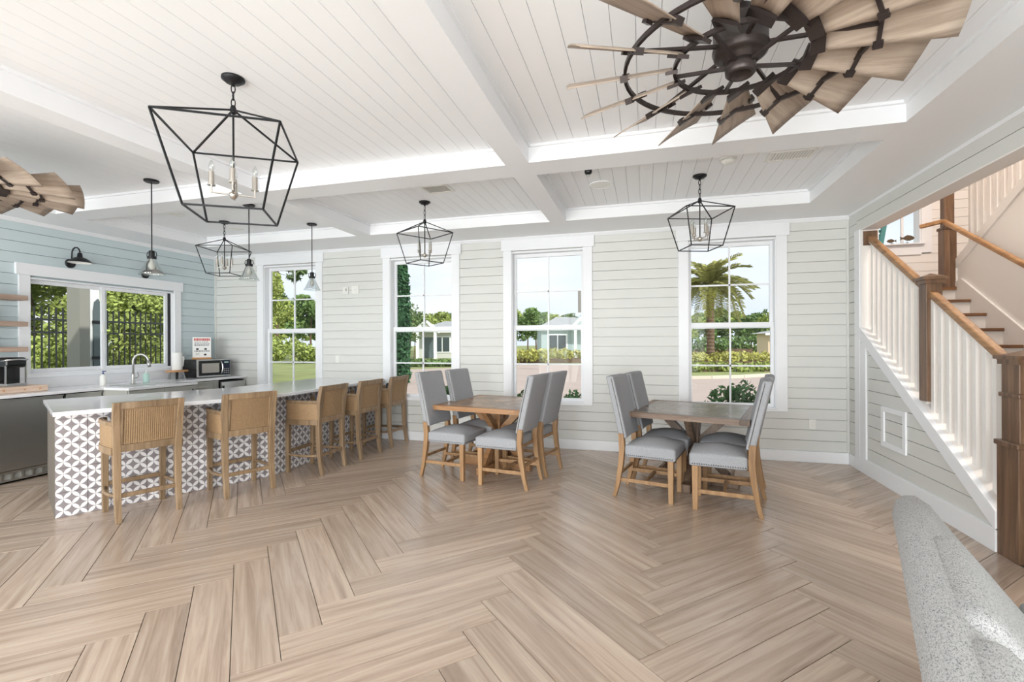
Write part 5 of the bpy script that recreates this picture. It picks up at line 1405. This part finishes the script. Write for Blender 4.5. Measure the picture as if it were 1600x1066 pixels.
# houses across the road
def house(label, px0, px1, dist, eave, ridge, wall, wins, depth=9.0, gable=None):
    a, b = at_depth(px0, dist), at_depth(px1, dist); ln = (b - a).length
    t = thing('house', label, 'house', (a + b) / 2, math.atan2(b.y - a.y, b.x - a.x))
    MB().box(-ln / 2, ln / 2, 0, depth, 0, eave).build('walls', wall, t)
    m = MB(); o = 0.5
    m.add([(-ln / 2 - o, -o, eave - 0.1), (ln / 2 + o, -o, eave - 0.1), (ln / 2 + o, depth + o, eave - 0.1), (-ln / 2 - o, depth + o, eave - 0.1), (-ln / 2 + 2.0, depth / 2, ridge), (ln / 2 - 2.0, depth / 2, ridge)],
          [(0, 1, 5, 4), (2, 3, 4, 5), (1, 2, 5), (3, 0, 4), (3, 2, 1, 0)])
    m.build('roof', 'roof_grey', t)
    MB().box(-ln / 2 - o, ln / 2 + o, -o - 0.03, -o + 0.03, eave - 0.25, eave - 0.05).build('fascia', 'white_trim', t)
    for x, z0, z1, w_ in wins:
        f = MB().box(x - w_ / 2 - 0.12, x + w_ / 2 + 0.12, -0.06, 0.02, z0 - 0.12, z1 + 0.12).build('window', 'white_trim', t)
        for s in (-1, 1): MB().box(x + s * w_ / 4 - w_ / 4 + 0.05, x + s * w_ / 4 + w_ / 4 - 0.05, -0.075, -0.05, z0, z1).build('pane', 'dark_pane', f)
    if gable:
        gx, gw, gz = gable
        MB().prism([(gx - gw / 2, eave - 0.1), (gx + gw / 2, eave - 0.1), (gx, gz)], lambda p, q, tt: (p, -1.6 if tt == 0 else depth / 2, q)).build('gable', wall, t)
        for s in (-1, 1):
            MB().bar((gx + s * (gw / 2 + 0.3), -1.65, eave - 0.25), (gx, -1.65, gz + 0.12), 0.3, 0.12, up=(0, 1, 0)).build('gable_board', 'white_trim', t)
            MB().box(gx + s * (gw / 2 - 0.2) - 0.14, gx + s * (gw / 2 - 0.2) + 0.14, -1.6, -1.3, 0, eave).build('porch_post', 'white_trim', t)
        MB().box(gx - 0.5, gx + 0.5, -0.06, 0.02, 0, 2.2).build('front_door', 'shutter_slate', t)
    return t
house('pale blue house with paired front windows and a porch gable', 846, 935, 52.0, 3.35, 4.6, 'house_blue', [(-1.35, 0.9, 2.4, 1.9)], gable=(1.8, 3.2, 4.9))
house('light grey bungalow with a white porch beyond the lawn', 655, 745, 50.0, 2.95, 4.1, 'house_grey', [(-0.6, 0.7, 2.2, 1.6), (1.6, 0.7, 2.2, 1.2)], gable=(-2.0, 2.2, 3.7))
house('beige outbuilding at the edge of the palm island view', 1200, 1300, 44.0, 2.45, 2.9, 'house_beige', [], depth=2.0)
t = thing('street_banner', 'grey banner panel on a slim post beside the blue house', 'banner', at_depth(908, 26))
MB().cyl((0.28, 0), 0.05, 0, 4.8, 8).build('post', 'shutter_slate', t)
MB().box(-0.16, 0.22, -0.03, 0.03, 3.25, 4.45).build('panel', 'porch_grey', t)

# shrubs right below the windows
SH = leaf_mesh('leaves', [(-0.25, 0, 0.45, 0.3, 0.3, 0.4), (0.2, 0.05, 0.5, 0.32, 0.3, 0.42), (0, -0.1, 0.7, 0.26, 0.25, 0.3), (0.45, 0, 0.35, 0.24, 0.25, 0.32)], 1600, 0.055, 'leaf_shrub', 31, 2.0)
for x, y, s, lb in ((1.38, 7.75, 0.98, 'dense dark green shrub below the palm-tree window'), (0.95, 7.6, 0.72, 'small dark green shrub left of the dense one below the palm-tree window'),
                    (-1.02, 7.6, 0.80, 'dark green shrub below the blue-house window behind the chairs'), (-1.98, 7.6, 0.78, 'dark green shrub near the edge of the blue-house window'), (-3.42, 7.7, 0.90, 'dark green shrub below the cypress window')):
    t = thing('garden_shrub', lb, 'shrub', (x, y, GZ), x * 2); t.scale = (s, s, s * 1.05)
    link('leaves', SH, t)
    for q in range(3): MB().tube([(0, 0, 0), (0.1 * (q - 1), 0.03, 0.25), (0.22 * (q - 1), 0.05, 0.6)], 0.012, 5).build('stem', 'bark', t)

# porch and fence outside the kitchen window
o = MB().box(-8.25, XL - 0.171, 3.3, 6.4, 1.03, 1.085).build('serving_ledge', 'porch_grey'); tag(o, 'grey serving ledge outside the kitchen pass-through window', 'ledge')
for y in (3.6, 6.1): MB().bar((-8.1, y, 1.04), (XL - 0.24, y, 0.55), 0.07, 0.07).build('bracket', 'porch_grey', o)
def left_at(px, X): 
    d = ray(px, 540); k = X / d.x; return d.y * k
t = thing('porch_pillar', 'grey porch pillar with siding, white corner trim and slate shutter', 'pillar', (-9.4, left_at(116, -9.4), GZ))
Y0 = left_at(116, -9.4); ya, yb, yc, yd = (left_at(p, -9.4) - Y0 for p in (108, 124, 137, 152))
MB().box(-0.05, 0.25, ya, yb, 0, 3.4).build('column', 'porch_grey', t)
for i in range(22): MB().box(-0.02, 0.02 + 0.012 * 0, yb, yc, 0.15 * i, 0.15 * i + 0.143).build('siding_board', 'porch_grey', t)
MB().box(-0.1, -0.02, yb, yd, 0, 3.4).build('core', 'porch_grey', t)
MB().box(-0.02, 0.06, yc, yd, 0, 3.4).build('corner_trim', 'white_trim', t)
w_ = yd - yc
s = MB().prism([(yc + w_ * 0.25, 1.1), (yd - 0.01, 1.1), (yd - 0.01, 2.35), (yc + w_ * 0.75, 2.42), (yc + w_ * 0.4, 2.36), (yc + w_ * 0.25, 2.2)], lambda a, b, tt: (0.06 if tt == 0 else 0.09, a, b)).build('shutter', 'shutter_slate', t)
for z in (1.35, 1.98): MB().box(0.09, 0.10, yc + 0.01, yd - 0.02, z, z + 0.05).build('hinge_strap', 'black_metal', s)
fx = -11.2
t = thing('picket_fence', 'black metal picket fence beyond the kitchen window', 'fence', (fx, 5.0, GZ))
FH = 2.33
for z in (0.55, 1.85, 2.10): MB().box(-0.018, 0.018, -0.2, 6.0, z - 0.02, z + 0.02).build('rail', 'fence_black', t)
pm = MB().box(-0.011, 0.011, -0.011, 0.011, 0, FH).mesh('picket'); pm.materials.append(MATS['fence_black'])
for i in range(51):
    o = link('picket', pm, t); o.location = (0, -0.1 + 0.117 * i, 0.02)
for i in range(3): MB().box(-0.035, 0.035, 2.4 * i - 0.035, 2.4 * i + 0.035, 0, FH + 0.08).build('post', 'fence_black', t)
for i, (x, y, s) in enumerate(((-14.5, 6.4, 0.62), (-15.5, 8.6, 0.72), (-14.2, 10.6, 0.60), (-16.5, 12.6, 0.74), (-19, 9.5, 0.9), (-20, 15.0, 0.85), (-17.5, 17.5, 0.8), (-24, 20, 1.0))):
    tree(0, 0, s, 'near', 'leafy tree behind the black picket fence', 'trees behind the picket fence', rot=i * 0.9, pos=Vector((x, y, GZ)))
for i, (x, y, s) in enumerate(((-12.6, 6.6, 0.95), (-12.8, 8.3, 1.0), (-12.6, 10.0, 0.9), (-12.9, 11.8, 1.0))):
    tree(0, 0, s, 'nearbush', 'leafy bush pressed against the black picket fence', 'bushes along the picket fence', 'bush', rot=i * 1.7, pos=Vector((x, y, GZ)))
# teal louvred shutter outside the landing window
t = thing('louvred_shutter', 'teal louvred storm shutter propped outside the landing window', 'shutter', (3.08, FY + 0.182, 2.75))
MB().box(-0.42, -0.36, -0.02, 0.02, 0, 1.5).box(0.34, 0.40, -0.02, 0.02, 0, 1.5).box(-0.36, 0.34, -0.02, 0.02, 0, 0.06).box(-0.36, 0.34, -0.02, 0.02, 1.44, 1.5).build('frame', 'shutter_teal', t)
for i in range(20): MB().bar((-0.37, 0, 0.10 + i * 0.068), (0.35, 0, 0.10 + i * 0.068), 0.05, 0.008, up=(0, 0.6, 0.8)).build('slat', 'shutter_teal', t)
t.rotation_euler = (0, R(9), 0)
